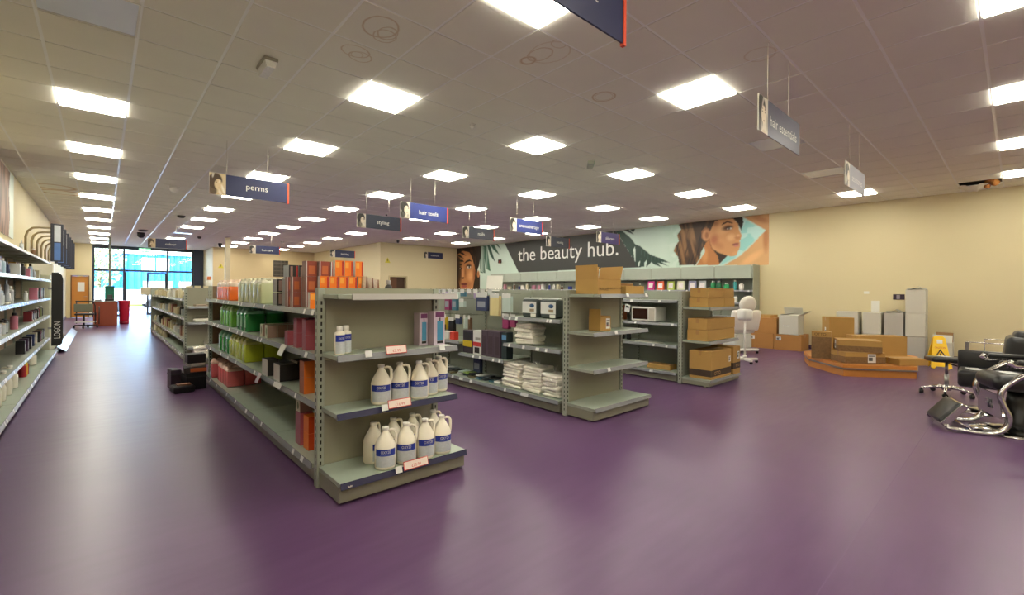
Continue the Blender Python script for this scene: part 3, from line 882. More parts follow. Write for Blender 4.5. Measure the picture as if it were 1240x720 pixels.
P2.poly([(1.9,1.0),(3.2,1.0),(3.2,2.3),(1.9,2.3)], (196,214,202))
obj('lower_sheet', P2.mesh('lower_sheet', pl_mur, M_print), None, mural)
obj('backing', G().box(-0.0115, 0, -14.5, 0, 2.16, 3.525).box(-0.0115, 0, -3.0, 0, 1.2, 2.1599), [M_white], mural)
M_letter = mat('lettering_white', (226,226,220), .5)
lettering('the beauty hub.', width=5.13, height=0.74, m=M_letter, parent=mural, loc=(-0.0135, -7.115, 2.865), rot=(PI/2, 0, -PI/2))

# poster on the left wall
P3 = Paint(0, 2.2, 2.32, 3.5, 0.03, (206,216,206))
P3.poly([(0,2.3),(1.6,2.3),(1.75,2.7),(1.6,3.1),(1.75,3.5),(0,3.5)], (96,66,50)); P3.mix((P3.X < 1.7)*np.clip((vnoise(P3.X,P3.Y,12,3,3)-.4)*2,0,.7), (176,132,108))
ps = thing('wall_poster', 'large portrait poster of brown hair on left wall above the top shelf', 'poster', (XL, 10.4, 0))
obj('printed_sheet', P3.mesh('printed_sheet', lambda x, y: (0.012, x, y), M_print), None, ps)
obj('backing', G().box(0, 0.0115, 0, 2.2, 2.32, 3.5), [M_white], ps)

# ================================================================ HANGING SIGNS
def portrait(seed, sepia=False, w=0.2, h=0.3):
    r = random.Random(seed)
    p = Paint(0, w, 0, h, 0.008, (214,206,190) if not sepia else (206,184,146))
    dark = (44,40,36) if not sepia else (74,54,38)
    mid = (150,138,120) if not sepia else (160,130,94)
    hx, hy = w*(.5+r.uniform(-.1,.1)), h*(.56+r.uniform(-.06,.06))
    ang = r.uniform(-.5,.5)
    p.ellipse((hx-.02,hy+.02), w*.46, h*.4, dark, 1, .12, ang)
    p.ellipse((hx-.05,hy-.1), w*.3, h*.34, dark, .9, .3, -ang)
    p.ellipse((hx+w*.1,hy-.025), w*.26, h*.27, (226,212,190) if not sepia else (216,192,152), 1, .15)
    p.ellipse((hx+w*.14,hy-.2), w*.26, h*.2, (206,190,166) if not sepia else (196,168,128), 1, .2)
    for ex in (-.005, .055):
        p.ellipse((hx+ex,hy), w*.07, h*.022, dark, 1, .5); p.ellipse((hx+ex,hy+.022), w*.085, h*.012, dark, .9, .5)
    p.ellipse((hx+.03,hy-.075), w*.1, h*.022, (120,70,64), 1, .5)
    for _ in range(5):
        p.ellipse((r.uniform(0,w), r.uniform(0,h)), w*r.uniform(.04,.12), h*r.uniform(.1,.3), r.choice([dark,(236,228,214),mid]), .6, .4, r.uniform(-.6,.6))
    return p
M_pic = mat_vcol('sign_picture', .4)
M_navy2 = mat('sign_slate', (66,70,84), .4, 0, .06, 3)
M_grey = mat('sign_pale_grey', (150,150,164), .4, 0, .1, 3)
def sign(word, x, y, label, m=None, wfrac=None, seed=1, sepia=False, wires=True, zt=3.05, lift=0.0, red=True):
    W, Hh = 1.04, 0.30
    m = m or M_navy
    t = thing('hanging_sign', label, 'sign', (x, y, zt-Hh), 0, 'hanging department signs')
    obj('panel', G().box(0.2, W-0.022 if red else W, -0.005, 0.005, 0, Hh), [m], t)
    if red:
        obj('edge_strip', G().box(W-0.022, W, -0.012, 0.012, -0.012, Hh), [M_signred], t)
    obj('picture', portrait(seed, sepia).mesh('picture', lambda a, b: (a, -0.006, b), M_pic), None, t)
    obj('picture_board', G().box(0, 0.2, -0.0055, 0.005, 0, Hh), [M_white], t)
    wd = len(word)*0.045*1.0 if wfrac is None else wfrac*0.8
    lettering(word, width=wd, m=M_letter, parent=t, loc=(0.2+0.40, -0.0065, Hh*0.47))
    if wires:
        for wx in (0.21, 0.74):
            obj('wire', G().tube([(wx,0,Hh-0.02), (wx,0,ZC+0.008-(zt-Hh))], 0.0035, 6), [M_wire], t)
    else:
        for wx in (0.21, 0.74):
            obj('bracket', G().box(wx-.01, wx+.01, 0.005, YS-y, Hh-.05, Hh-.02), [M_wire], t)
    return t
sign('equipment', 1.05, 1.43, 'navy equipment sign with orange edge, nearest hanging sign overhead', seed=11)
sign('perms', 1.11, 7.59, 'navy perms sign with sepia portrait hanging over near shelving', seed=3, sepia=True, wfrac=.36)
sign('colour', 1.10, 18.95, 'navy colour sign with sepia portrait before the entrance windows', seed=4, sepia=True, wfrac=.36)
sign('hair tools', 4.06, 7.59, 'bright navy hair tools sign with monochrome portrait and orange edge', mat('sign_royal', (50,62,128), .4, 0, .05), wfrac=.52, seed=5)
sign('styling', 4.02, 9.42, 'dark slate styling sign left of the hair tools sign', mat('sign_dark_slate', (48,54,72), .4, 0, .06), wfrac=.36, seed=6)
sign('haircare', 4.08, 19.15, 'navy haircare sign hanging in front of the alcove wall', wfrac=.47, seed=7)
sign('tanning', 6.95, 18.88, 'navy sign half hidden behind the orange product boxes', wfrac=.42, seed=8)
sign('nails', 6.76, 9.40, 'slate nails sign with cream leaf print left of the aromatherapy sign', M_navy2, wfrac=.27, seed=9)
sign('aromatherapy', 6.75, 7.59, 'royal blue aromatherapy sign below two panel lights', mat('sign_royal', (50,62,128), .4, 0, .05), wfrac=.8, seed=10)
sign('waxing', 9.81, 9.40, 'slate waxing sign hanging before the mural word beauty', M_navy2, wfrac=.38, seed=12)
sign('skincare', 9.95, 7.65, 'violet navy skincare sign hanging before the mural word hub', mat('sign_violet', (56,46,104), .4, 0, .05), wfrac=.5, seed=13)
sign('hair essentials', 3.99, 1.435, 'grey blue hair essentials sign on two wires over open floor', mat('sign_faded', (88,90,108), .3, 0, .15, 2), wfrac=.86, seed=14, red=False)
sign('accessories', 6.79, 1.435, 'washed out pale grey sign, rightmost of the hanging signs', M_grey, wfrac=.7, seed=15, red=False)
sign('treatments', 11.4, YS-0.06, 'navy treatments sign mounted on the storeroom front wall', wfrac=.58, seed=16, wires=False, zt=3.24, red=False)

# ================================================================ OUTSIDE
M_tarmac = mat('pale_tarmac', (150,148,146), .9, 0, .1, 2)
struct('pavement', G().box(-30, 40, YF+0.25, 80, -0.25, -0.02), [M_tarmac])
M_grass = mat('verge_grass', (120,140,70), .95, 0, .2, 3)
tag(obj('grass_verge', G().cbox(-10, 30, 46.6, 48.8, -0.02, 0.25, .1), [M_grass]), 'strip of rough green verge across the car park', 'grass')['kind'] = 'stuff'
M_clad = mat('blue_cladding', (20,116,196), .5, 0, .04, 2)
bb = thing('blue_building', 'bright blue metal clad unit across the car park', 'building', (4, 50, 0))
g = G()
for k in range(80):
    x = -14+.45*k
    g.bar([(x,0),(x+.1,-.08),(x+.3,-.08),(x+.4,0),(x+.45,0),(x+.45,.2),(x,.2)], (1.3, 4.3), 'z')
obj('cladding', g, [M_clad], bb)
obj('lower_wall', G().box(-14,22,-.05,6,0,1.3), [mat('pale_blockwork', (206,196,186), .8)], bb)
obj('roof', G().box(-14.3,22.3,-.3,6.3,4.3,4.55), [mat('roof_grey', (206,212,220), .6)], bb)
obj('rear_shell', G().box(-14,22,.2,6,1.3,4.3), [M_clad], bb)
M_wpane = mat('distant_window', (120,160,190), .15)
for k in range(2):
    w_ = obj('window', G().box(-1.5+1.0*k,-.62+1.0*k,-.16,-.06,2.9,4.0), [M_white], bb)
    obj('pane', G().box(-1.42+1.0*k,-.7+1.0*k,-.18,-.161,2.98,3.92), [M_wpane], w_)
obj('shop_board', G().box(-1.4,.6,-.2,-.05,1.3,2.0).box(1.1,2.9,-.2,-.05,1.5,2.0), [M_white], bb)
obj('shutter', G().box(2.6,5.2,-.14,-.05,0,1.2), [mat('roller_shutter', (200,206,210), .5)], bb)
M_leaf = mat('tree_leaves', (150,172,120), .8, 0, .35, 1.2)
M_bark = mat('bark', (92,74,56), .9)
def tree(x, y, h, r, label, seed):
    t = thing('tree', label, 'tree', (x, y, 0), 0)
    obj('trunk', G().tube([(0,0,0),(.05,0,h*.4),(0.1,.05,h*.75)], [.14,.11,.06], 8), [M_bark], t)
    rd = random.Random(seed)
    g = G()
    for k in range(900):
        while True:
            p = Vector((rd.uniform(-1,1), rd.uniform(-1,1), rd.uniform(-1,1)))
            if p.length < 1: break
        p = Vector((p.x*r, p.y*r, h*.62+p.z*h*.4))
        n = Vector((rd.uniform(-1,1), rd.uniform(-1,1), rd.uniform(-.4,1))).normalized()
        u = n.orthogonal().normalized()*rd.uniform(.1,.22); w = n.cross(u)*.6
        g.add([p-u, p+w, p+u, p-w], [(0,1,2,3)])
    o = obj('foliage', g, [M_leaf], t); o['kind'] = 'stuff'
tree(-.2, 46.2, 6.0, 1.6, 'leafy roadside tree behind the left window panes', 1)
tree(7.6, 46.0, 5.6, 1.7, 'leafy tree seen through the right window panes', 3)
def car(x, y, label, col, rotz=0):
    t = thing('parked_car', label, 'car', (x, y, -0.02), rotz)
    body = [(-2.1,.35),(-2.1,.75),(-1.9,.9),(-1.1,.98),(-.55,1.42),(.75,1.45),(1.5,1.0),(2.05,.85),(2.1,.4),(1.8,.28),(-1.8,.28)]
    obj('body', G().bar(body, (-.85,.85), 'y'), [mat('car_'+label.split()[0], col, .25, .1, .03)], t)
    obj('window', G().bar([(-1.0,1.0),(-.5,1.38),(.7,1.4),(1.35,1.02)], (-.87,.87), 'y'), [mat('car_glass', (40,52,60), .1)], t)
    for sx in (-1.35, 1.35):
        for sy in (-.8, .8):
            obj('wheel', G().lathe([(.2,-.1),(.3,-.1),(.32,-.06),(.32,.06),(.3,.1),(.2,.1)], 16, (sx, sy, .32), 0, 'y'), [M_black], t)
car(.1, 38.5, 'white parked car outside behind the green crate', (226,228,230), PI/2*.9)
car(4.0, 44.6, 'silver parked car in front of the blue unit', (170,176,182), 0.1)
# ================================================================ SHELVING
SHM = {}
rs = random.Random(21)
def shelf_unit(parent, loc, L, D, axis, s, rail=None, name='shelf', tickets=0, mtop=None, rail_off=0.0):
    """a pressed shelf whose back edge is the origin; runs along `axis` ('y' or 'x') for L, reaches s*D sideways"""
    rail = rail or M_rail
    key = (round(L,3), round(D,3), axis, s, rail.name, name, (mtop or M_deck).name, rail_off)
    if key not in SHM:
        g = G()
        def B(g, l0, l1, d0, d1, z0, z1, m=0):
            a, b = sorted((s*d0, s*d1))
            if axis == 'y': g.box(a, b, l0, l1, z0, z1, m)
            else: g.box(l0, l1, a, b, z0, z1, m)
        B(g, 0.004, L-0.004, 0, D, -0.004, 0, 0)
        B(g, 0.004, L-0.004, D-0.004, D, -0.03, -0.004, 1)
        B(g, 0.004, 0.008, 0, D, -0.03, -0.004, 1); B(g, L-0.008, L-0.004, 0, D, -0.03, -0.004, 1)
        me = g.mesh(name); me.materials.append(mtop or M_deck); me.materials.append(M_shelf)
        gr = G()
        pr = [(s*(D+.001), .003), (s*(D+.006), .006), (s*(D+.017), -.036), (s*(D+.012), -.039), (s*(D+.001), -.03)]
        if axis == 'y': gr.bar(pr, (.002+rail_off, L-.002), 'y')
        else: gr.bar(pr, (.002+rail_off, L-.002), 'x')
        rm = gr.mesh('price_rail'); rm.materials.append(rail)
        SHM[key] = (me, rm)
    me, rm = SHM[key]
    o = obj(name, me, None, parent, loc)
    obj('price_rail', rm, None, o)
    if tickets:
        gt = G()
        for k in range(tickets):
            c = rs.uniform(.06, L-.06)
            p0 = (s*(D+.0072), .003); p1 = (s*(D+.0186), -.036)
            w = rs.choice((.018, .022, .03))
            q = []
            for (d, z) in (p0, p1):
                for l in (c-w, c+w):
                    q.append((d, l, z) if axis == 'y' else (l, d, z))
            gt.add(q, [(0,1,3,2)])
        obj('price_ticket', gt, [M_ticket], o)['kind'] = 'stuff'
    return o

def base_unit(parent, loc, L, D, axis, s, rail=None, h=0.15, tickets=0):
    g = G(); gk = G()
    def B(g, l0, l1, d0, d1, z0, z1, m=0):
        a, b = sorted((s*d0, s*d1))
        if axis == 'y': g.box(a, b, l0, l1, z0, z1, m)
        else: g.box(l0, l1, a, b, z0, z1, m)
    o = shelf_unit(parent, (loc[0], loc[1], h), L, D, axis, s, rail, 'base_deck', tickets)
    B(gk, 0.003, L-0.003, D-.03, D-.02, 0.018, h-.032)
    B(gk, 0.003, 0.012, .02, D-.03, 0.018, h-.032); B(gk, L-.012, L-0.003, .02, D-.03, 0.018, h-.032)
    k = obj('kick_plate', gk, [M_kick], parent, (loc[0], loc[1], 0))
    gf = G()
    for l in (.04, L-.04):
        a, b = (s*(D-.1), l) if axis == 'y' else (l, s*(D-.1))
        gf.cyl(.02, 0.0, .018, (a, b, 0), 10)
    obj('foot', gf, [M_white], k)
    return o

POSTM = {}
def post(parent, x, y, h=1.43, w=0.05, d=0.03, slots=('-y', '-x')):
    key = (h, w, d, slots)
    if key not in POSTM:
        me = G().cbox(-w/2, w/2, -d/2, d/2, 0.0, h, .003).mesh('upright'); me.materials.append(M_shelf)
        g = G()
        n = int((h-.1)/.05)
        for k in range(n):
            z = .06+.05*k
            if '-y' in slots: g.box(-.006, .006, -d/2-.0006, -d/2+.001, z, z+.026)
            if '-x' in slots: g.box(-w/2-.0006, -w/2+.001, -.005, .005, z, z+.026)
            if '+x' in slots: g.box(w/2-.001, w/2+.0006, -.005, .005, z, z+.026)
            if '+y' in slots: g.box(-.006, .006, d/2-.001, d/2+.0006, z, z+.026)
        sm = g.mesh('slots'); sm.materials.append(M_slot)
        POSTM[key] = (me, sm)
    o = obj('upright', POSTM[key][0], None, parent, (x, y, 0))
    obj('slots', POSTM[key][1], None, o)['kind'] = 'stuff'
    return o

def gondola(label, xc, y0, nb, bl, D, left, right, h=1.43, base=True, top_h=None, tick=2, far_panel=None):
    """double sided run along y. left/right: list per bay of shelf levels"""
    t = thing('gondola_shelving', label, 'shelving', (xc, y0, 0), 0, 'free standing shelving runs')
    for k in range(nb+1):
        post(t, 0, k*bl, h, .05, .03)
    pm = G().box(-.012, .012, .018, bl-.018, .1, h).mesh('back_panel'); pm.materials.append(M_shelf)
    for k in range(nb):
        obj('back_panel', pm, None, t, (0, k*bl, 0))
        for s, lv in ((-1, left), (1, right)):
            if lv is None: continue
            base_unit(t, (s*.014, k*bl, 0), bl, D+.03, 'y', s, tickets=tick if s < 0 else 0)
            for z in (lv[k] if isinstance(lv[0], (list, tuple)) else lv):
                shelf_unit(t, (s*.014, k*bl, z), bl, D, 'y', s, tickets=tick if s < 0 else 0)
    return t

G1 = gondola('grey double sided shelving run loaded with coloured liquid jerrycans, nearest camera', 1.665, 3.435, 5, 0.96, .475, [.58,.935,1.265], [.58,.935,1.265])
obj('far_end_panel', G().cbox(-.40,.40,4.84,4.88,0.0,1.46,.004), [mat('brown_end_panel', (116,88,62), .5)], G1)
post(G1, -.425, 4.86, 1.46, .05, .05)
G2 = gondola('grey peg shelving run with towels and hanging packs, second from left', 4.45, 3.53, 5, 1.0, .50, [[.73,1.08],[.5],[.66],[.66],[.66]], [.55,.95,1.3], tick=4)
G3 = gondola('grey shelving run holding a microwave, third from left', 7.2, 3.56, 5, 1.0, .50, [.57,.915,1.28], [.57,.915,1.28])
G0 = gondola('grey shelving run near the entrance, packed with small goods', 1.67, 10.6, 8, 1.0, .46, [.41,.84,1.21], [.41,.84,1.21], tick=4)
obj('far_panel', G().box(-.75,-.2,8.05,8.08,1.2,1.45), [mat('cream_card', (206,196,166), .6)], G0)
obj('end_cap', G().cbox(-.5,.5,8.02,8.045,0,1.42,.003), [M_shelf], G0)

def end_unit(label, x0, x1, yb, levels, front, deck_front, base_h, top=None, panel=None, rail_base=None, slots=('-y','-x')):
    t = thing('gondola_end_unit', label, 'shelving', (x0, yb, 0), 0, 'end display units facing the camera')
    W = x1-x0
    post(t, .025, 0, 1.43, .05, .06, slots); post(t, W-.025, 0, 1.43, .05, .06, slots)
    obj('back_panel', G().box(.05, W-.05, -.012, .012, .1, .9).box(.05, W-.05, -.012, .012, .903, 1.43), [panel or M_shelf_t], t)
    base_unit(t, (.012, -.014), W, yb-deck_front, 'x', -1, rail_base, base_h)
    for z, rl, off in levels:
        shelf_unit(t, (.03, -.014, z), W-.03, yb-front, 'x', -1, rl, mtop=M_deck, rail_off=off)
    return t
E1 = end_unit('warm lit tan backed end display with white gallon jugs, closest shelving to the camera', 1.145, 2.155, 3.37, [(.575,M_rail_n,0),(.968,M_rail,0),(1.385,mat('price_rail_clear', (168,164,160), .2),.1)], 3.075, 2.96, .15, rail_base=M_rail_n)
E2 = end_unit('mostly empty warm lit tan end display with an open carton on top', 3.925, 5.03, 3.46, [(.555,None,0),(.96,None,0),(1.385,None,.12)], 3.09, 3.05, .15)
E3 = end_unit('end display stacked with brown cartons on every shelf', 6.64, 7.72, 3.50, [(.675,None,0),(1.185,None,0)], 3.07, 3.04, .11, panel=M_shelf)
E0 = end_unit('distant end display beside the aisle with a bag of towels at its foot', 1.15, 2.2, 10.5, [(.33,None,0),(.79,None,0),(1.085,None,0)], 10.2, 10.1, .12)

# rails and cards on the near end unit
def price_card(parent_label, x, y, z, w, text, label, big=True):
    t = thing('price_card', label, 'price card', (x, y, z))
    t.rotation_euler = (-.28, 0, 0)
    h = .06
    obj('border', G().cbox(-w/2, w/2, -.002, .0, -h/2, h/2, .001), [M_red], t)
    obj('face', G().box(-w/2+.005, w/2-.005, -.0028, -.002, -h/2+.005, h/2-.005), [mat('card_face', (232,216,206), .5)], t)
    lettering(text, height=.02, m=M_red, parent=t, loc=(0, -.0034, -.008))
    return t
price_card(E1, 1.60, 3.037, .985, .165, '£5.99', 'white price card with red border on upper shelf of the nearest end display')
price_card(E1, 1.63, 3.037, .59, .185, '£16.99', 'larger red bordered price card in front of the middle shelf jugs')
price_card(E1, 1.70, 2.918, .165, .20, '£20.99', 'red bordered price card clipped to the base of the nearest end display')
def ticket(x, y, z, label, w=.05, h=.045):
    t = tag(obj('shelf_ticket', G().box(-w/2, w/2, -.0015, 0, -h/2, h/2), [M_ticket], None, (x, y, z), (-.28, 0, 0)), label, 'ticket', 'small shelf edge tickets')
ticket(1.385, 3.03, .972, 'small white ticket left of the upper price card'); ticket(1.99, 3.03, .972, 'small white ticket right of the upper price card')
ticket(1.51, 3.03, .578, 'small white ticket left of the middle price card'); ticket(1.56, 2.912, .155, 'small white ticket left of the base price card')
t = thing('shelf_edge_logo', 'tiny white lettering at left end of the base navy rail', 'ticket', (1.215, 2.9245, .13)); lettering('Refil', height=.012, m=M_white, parent=t, rot=(PI/2-.28, 0, 0))
for x, z, k in ((4.2,.55,'low'), (4.33,.955,'middle'), (4.55,1.38,'upper'), (4.95,1.38,'topmost right')):
    ticket(x, 3.045 if z > .2 else 3.0, z, 'white ticket on the %s shelf edge of the empty end display' % k, .05, .04)

# ---- wall shelving under the mural
W = thing('wall_shelving', 'tall grey wall shelving with header panels below the printed mural', 'shelving', (XR-.03, 4.75, 0))
for k in range(12):
    post(W, 0, 1.0*k, 2.16, .05, .03)
obj('end_panel', G().cbox(-.47,-.02,-.035,-.02,0,2.16,.003), [M_shelf], W)
wbp = G().box(-.03,-.01,.018,.982,.1,2.15).mesh('back_panel'); wbp.materials.append(M_shelf)
whp = G().bar([(-.46,1.79),(-.45,1.79),(-.455,2.15),(-.465,2.15)], (.018,.982), 'y').bar([(-.45,1.79),(-.03,1.79),(-.03,1.8),(-.45,1.8)], (.006,.994), 'y').mesh('header_panel')
whp.materials.append(mat('header_grey', (164,172,158), .4))
for k in range(11):
    obj('back_panel', wbp, None, W, (0, k, 0))
    base_unit(W, (-.03, k), 1.0, .45, 'y', -1)
    for z in (.75, 1.13, 1.47):
        shelf_unit(W, (-.03, k, z), 1.0, .40, 'y', -1, tickets=2)
    obj('header_panel', whp, None, W, (0, k, 0))

# ---- left wall shelving
Lw = thing('wall_shelving', 'long cool grey shelving run along the left wall stocked with bottles', 'shelving', (XL+.02, 2.35, 0))
M_pegpanel = mat('tan_back_panel', (150,128,104), .6, 0, .08, 4)
bpm = G().box(.01,.02,.018,.982,.1,2.15).mesh('back_panel'); bpm.materials.append(M_pegpanel)
M_rail_w = mat('price_rail_white', (206,212,222), .22, 0, .04, 6)
for k in range(11):
    obj('back_panel', bpm, None, Lw, (0, k, 0))
    base_unit(Lw, (.02, k), 1.0, .52, 'y', 1, M_rail_w, .14, 4)
    for z in (.40, .855, 1.21, 1.57, 1.93):
        shelf_unit(Lw, (.02, k, z), 1.0, .41, 'y', 1, M_rail_w, tickets=4, mtop=M_shelf)
for k in range(12):
    post(Lw, .02, k, 2.16, .05, .03, ('+x',))
# ================================================================ PRODUCTS
def decal(parent, name, x0, x1, z0, z1, y, m):
    return obj(name, G().box(x0, x1, y-.0008, y, z0, z1), [m], parent)

# ---- gallon jug (front faces -y, handle on +x side)
def make_jug(label, loc, rot=0.0, group='white gallon jugs with blue labels', lab=True):
    t = thing('gallon_jug', label, 'jug', loc, rot, group)
    R = .074
    g = G().lathe([(.001,.0),(R*.9,.0),(R,.012),(R,.15),(R*.96,.165),(R*.78,.195),(R*.52,.228),(R*.34,.252),(.021,.26),(.021,.272)], 24)
    g.tube([(.016,0,.258),(.042,0,.268),(.062,0,.262),(.073,0,.242),(.0745,0,.21),(.072,0,.175),(.066,0,.15)], [.008,.010,.011,.011,.011,.012,.014], 8)
    obj('body', g, [M_offwhite], t)
    obj('cap', G().lathe([(.0235,.266),(.0245,.268),(.0245,.286),(.021,.289)], 16), [M_white], t)
    if lab:
        a0, a1 = -PI/2-1.05, -PI/2+1.05
        def band(z0, z1, r):
            n = 14
            vs = []
            for k in range(n+1):
                a = a0+(a1-a0)*k/n
                vs += [(r*math.cos(a), r*math.sin(a), z0), (r*math.cos(a), r*math.sin(a), z1)]
            return vs, [(2*k, 2*k+2, 2*k+3, 2*k+1) for k in range(n)]
        vs, fs = band(.10, .146, R+.0008); o = obj('label_band', G().add(vs, fs, 0, True), [M_blue_label], t)
        vs, fs = band(.022, .102, R+.0006); obj('label_text_panel', G().add(vs, fs, 0, True), [M_label_pale], t)
        lettering('OXY20', width=.07, height=.02, m=M_letter, parent=t, loc=(0, -(R+.0016), .127), bend=R+.001)
        lettering('developer', width=.08, height=.007, m=mat('label_pale_blue', (150,170,220), .5), parent=t, loc=(0, -(R+.0016), .108), bend=R+.001)
    return t
JUGS3 = [(1.548,3.17,-.42),(1.70,3.17,-.45),(1.85,3.14,-.5),(1.98,3.205,-.45),(2.115,3.27,-.1)]
j0 = None
for k, (x, y, r) in enumerate(JUGS3):
    lab = 'white gallon jug with blue label, %s from left on the nearest middle shelf' % nth(k)
    if j0 is None: j0 = make_jug(lab, (x, y, .577), r)
    else: dup(j0, (x, y, .577), r, lab)
for k, (x, y, r) in enumerate([(1.515,3.03,-.42),(1.68,3.03,-.45),(1.84,3.03,-.15),(1.99,3.03,-.2)]):
    dup(j0, (x, y, .152), r, 'white gallon jug, %s from left in the front row on the lowest deck' % nth(k))
for k, (x, y, r) in enumerate([(1.50,3.19,.55),(1.67,3.21,.0),(1.84,3.22,.0),(2.02,3.2,.1)]):
    dup(j0, (x, y, .152), r, 'white gallon jug, %s from left in the back row on the lowest deck' % nth(k))

# two white bottles on the upper shelf
def make_round_bottle(label, loc, R, H, body, cap, group=None, band=None, name='bottle', rot=0, text=None):
    t = thing(name, label, 'bottle', loc, rot, group)
    obj('body', G().lathe([(.001,0),(R*.95,0),(R,.006),(R,H*.74),(R*.9,H*.79),(R*.45,H*.83),(R*.42,H*.86)], 18), [body], t)
    obj('cap', G().lathe([(R*.55,H*.84),(R*.58,H*.85),(R*.58,H*.985),(R*.5,H)], 14), [cap], t)
    if band:
        n = 12; vs = []
        for k in range(n+1):
            a = -PI/2-1.2+2.4*k/n
            vs += [((R+.0006)*math.cos(a), (R+.0006)*math.sin(a), H*.46), ((R+.0006)*math.cos(a), (R+.0006)*math.sin(a), H*.70)]
        obj('label_band', G().add(vs, [(2*k, 2*k+2, 2*k+3, 2*k+1) for k in range(n)], 0, True), [band], t)
        vs2 = [(v[0], v[1], .05*H if i % 2 == 0 else .46*H) for i, v in enumerate(vs)]
        obj('label_text_panel', G().add(vs2, [(2*k, 2*k+2, 2*k+3, 2*k+1) for k in range(n)], 0, True), [M_label_pale], t)
        if text:
            lettering(text, width=R*1.1, height=H*.07, m=M_letter, parent=t, loc=(0, -(R+.0014), H*.58), bend=R+.001)
    return t
make_round_bottle('white bottle with blue label, front left one of the pair on the upper shelf', (1.222,3.135,.971), .034, .195, M_offwhite, M_white, 'pair of white bottles', M_blue_label, text='OXY20')
make_round_bottle('white bottle with blue label, rear right one of the pair on the upper shelf', (1.286,3.18,.971), .034, .195, M_offwhite, M_white, 'pair of white bottles', M_blue_label, text='OXY20')

# ---- generic carton with printed faces
def pack(name, label, cat, x, y, z, w, d, h, front, side, top=None, group=None, rot=0, art=None, chamfer=.0015):
    """box centred on x,y (world) standing on z; front faces -y, side faces -x"""
    t = thing(name, label, cat, (x, y, z), rot, group)
    top = top or side
    g = G().box(-w/2, w/2, -d/2, d/2, 0, h, 0, [1, 2, 0, 1, 1, 1])
    obj('carton', g, [front, side, top], t)
    if art:
        for nm, x0, x1, z0, z1, m in art:
            decal(t, nm, -w/2+x0*w, -w/2+x1*w, z0*h, z1*h, -d/2, m)
    return t
c_ = lambda n, col, r=.45: mat(n, col, r, 0, .05, 8)
M_or = c_('dye_orange', (240,126,30)); M_or2 = c_('dye_orange_deep', (206,72,26)); M_wsh = c_('dye_side_white', (206,200,198))
M_lil = c_('tall_box_lilac', (206,190,206)); M_plum = c_('plum_print', (110,50,100)); M_cyan = c_('cyan_print', (74,150,190))
# two tall boxes beside each other on the upper shelf
for nm, lab, x, y, h, w in (('appliance_box', 'tall lilac product box with blue window, front one on the upper shelf right end', 2.045, 3.20, .275, .105), ('appliance_box', 'narrow lilac product box partly behind its taller front neighbour', 1.94, 3.27, .262, .075)):
    pack(nm, lab, 'box', x, y, .971, w, .09, h, M_lil, c_('tall_box_side', (196,176,190)), None, 'pair of tall lilac boxes', 0,
         [('blue_window', .3, .85, .14, .72, M_cyan), ('plum_header', .15, .95, .84, .98, M_plum), ('dark_tool', .5, .6, .72, .82, M_black), ('dark_base', .3, .85, .06, .13, M_black)])

# ---- dye boxes on top of the nearest run (orange)
A_or = [('red_strip', .8, .98, .05, .95, c_('dye_red', (190,40,34))), ('pale_mark', .1, .5, .55, .9, c_('dye_yellow', (246,170,70)))]
def orange(label, x, y, z, side=M_wsh):
    return pack('dye_box', label, 'box', x, y, z, .068, .05, .128, M_or, side, M_or2, 'orange hair dye boxes', 0, A_or)
for lay, n, x0 in ((0, 6, 1.24), (1, 5, 1.315), (2, 3, 1.435)):
    for k in range(n):
        lv = ('bottom', 'middle', 'top')[lay]
        xx = x0+.0775*k+(0.012 if (lay == 2 and k == 2) else 0)
        orange('orange hair dye box, %s from left in the %s layer of the orange stack' % (nth(k), lv), xx, 3.72, 1.267+.13*lay)
# colour boxes facing the aisle beside them
M_dusk = c_('dye_dusk', (150,84,72)); M_dusk2 = c_('dye_brown_orange', (176,96,58)); M_dk = c_('dye_black', (40,36,36)); M_gy = c_('dye_grey', (150,146,144))
A_fig = [('orange_mark', .25, .8, .15, .7, c_('dye_mark', (196,106,60))), ('pale_strip', .0, .1, .0, 1.0, M_wsh)]
for k, (x, y) in enumerate([(1.225,4.12),(1.302,4.12),(1.225,4.26),(1.30,4.26)]):
    for l in range(2):
        pack('dye_box', 'dusky red hair dye box, %s %s of the column block beside the orange stack' % (('lower', 'upper')[l], ('front left', 'front right', 'rear left', 'rear right')[k]), 'box', x, y, 1.267+.13*l, .07, .055, .128, M_dusk, c_('dye_brown_side', (150,116,106)), None, 'dusky red dye boxes', 0, A_fig)
for k, (x, y) in enumerate([(1.30,4.0),(1.395,3.96),(1.49,3.96)]):
    pack('dye_box', 'red brown dye box, %s from left on the upper layer beside orange ones' % nth(k), 'box', x, y, 1.527, .088, .10, .128, c_('dye_red_brown', (150,70,52)), c_('dye_brown_side', (150,116,106)), None, 'red brown dye boxes', 0, A_fig)
    pack('dye_box', 'red brown dye box, %s from left on the layer below the top ones' % nth(k), 'box', x, y, 1.397, .088, .10, .128, c_('dye_red_brown', (150,70,52)), c_('dye_brown_side', (150,116,106)), None, 'red brown dye boxes', 0, A_fig)
    pack('dye_box', 'red brown dye box, %s from left standing on the top shelf itself' % nth(k), 'box', x, y, 1.267, .088, .10, .128, c_('dye_red_brown', (150,70,52)), c_('dye_brown_side', (150,116,106)), None, 'red brown dye boxes', 0, A_fig)
A_blk = [('portrait_strip', .15, .4, .1, .9, c_('dye_portrait', (150,120,110))), ('red_bar', .82, .92, .05, .95, c_('dye_red', (190,40,34)))]
for k in range(2):
    for l in range(2):
        pack('dye_box', 'black hair dye box, %s %s of four beside the pale jerrycans' % (('left', 'right')[k], ('lower', 'upper')[l]), 'box', 1.27+.105*k, 4.72, 1.267+.125*l, .10, .14, .12, M_dk, M_gy, None, 'black dye boxes', 0, A_blk)
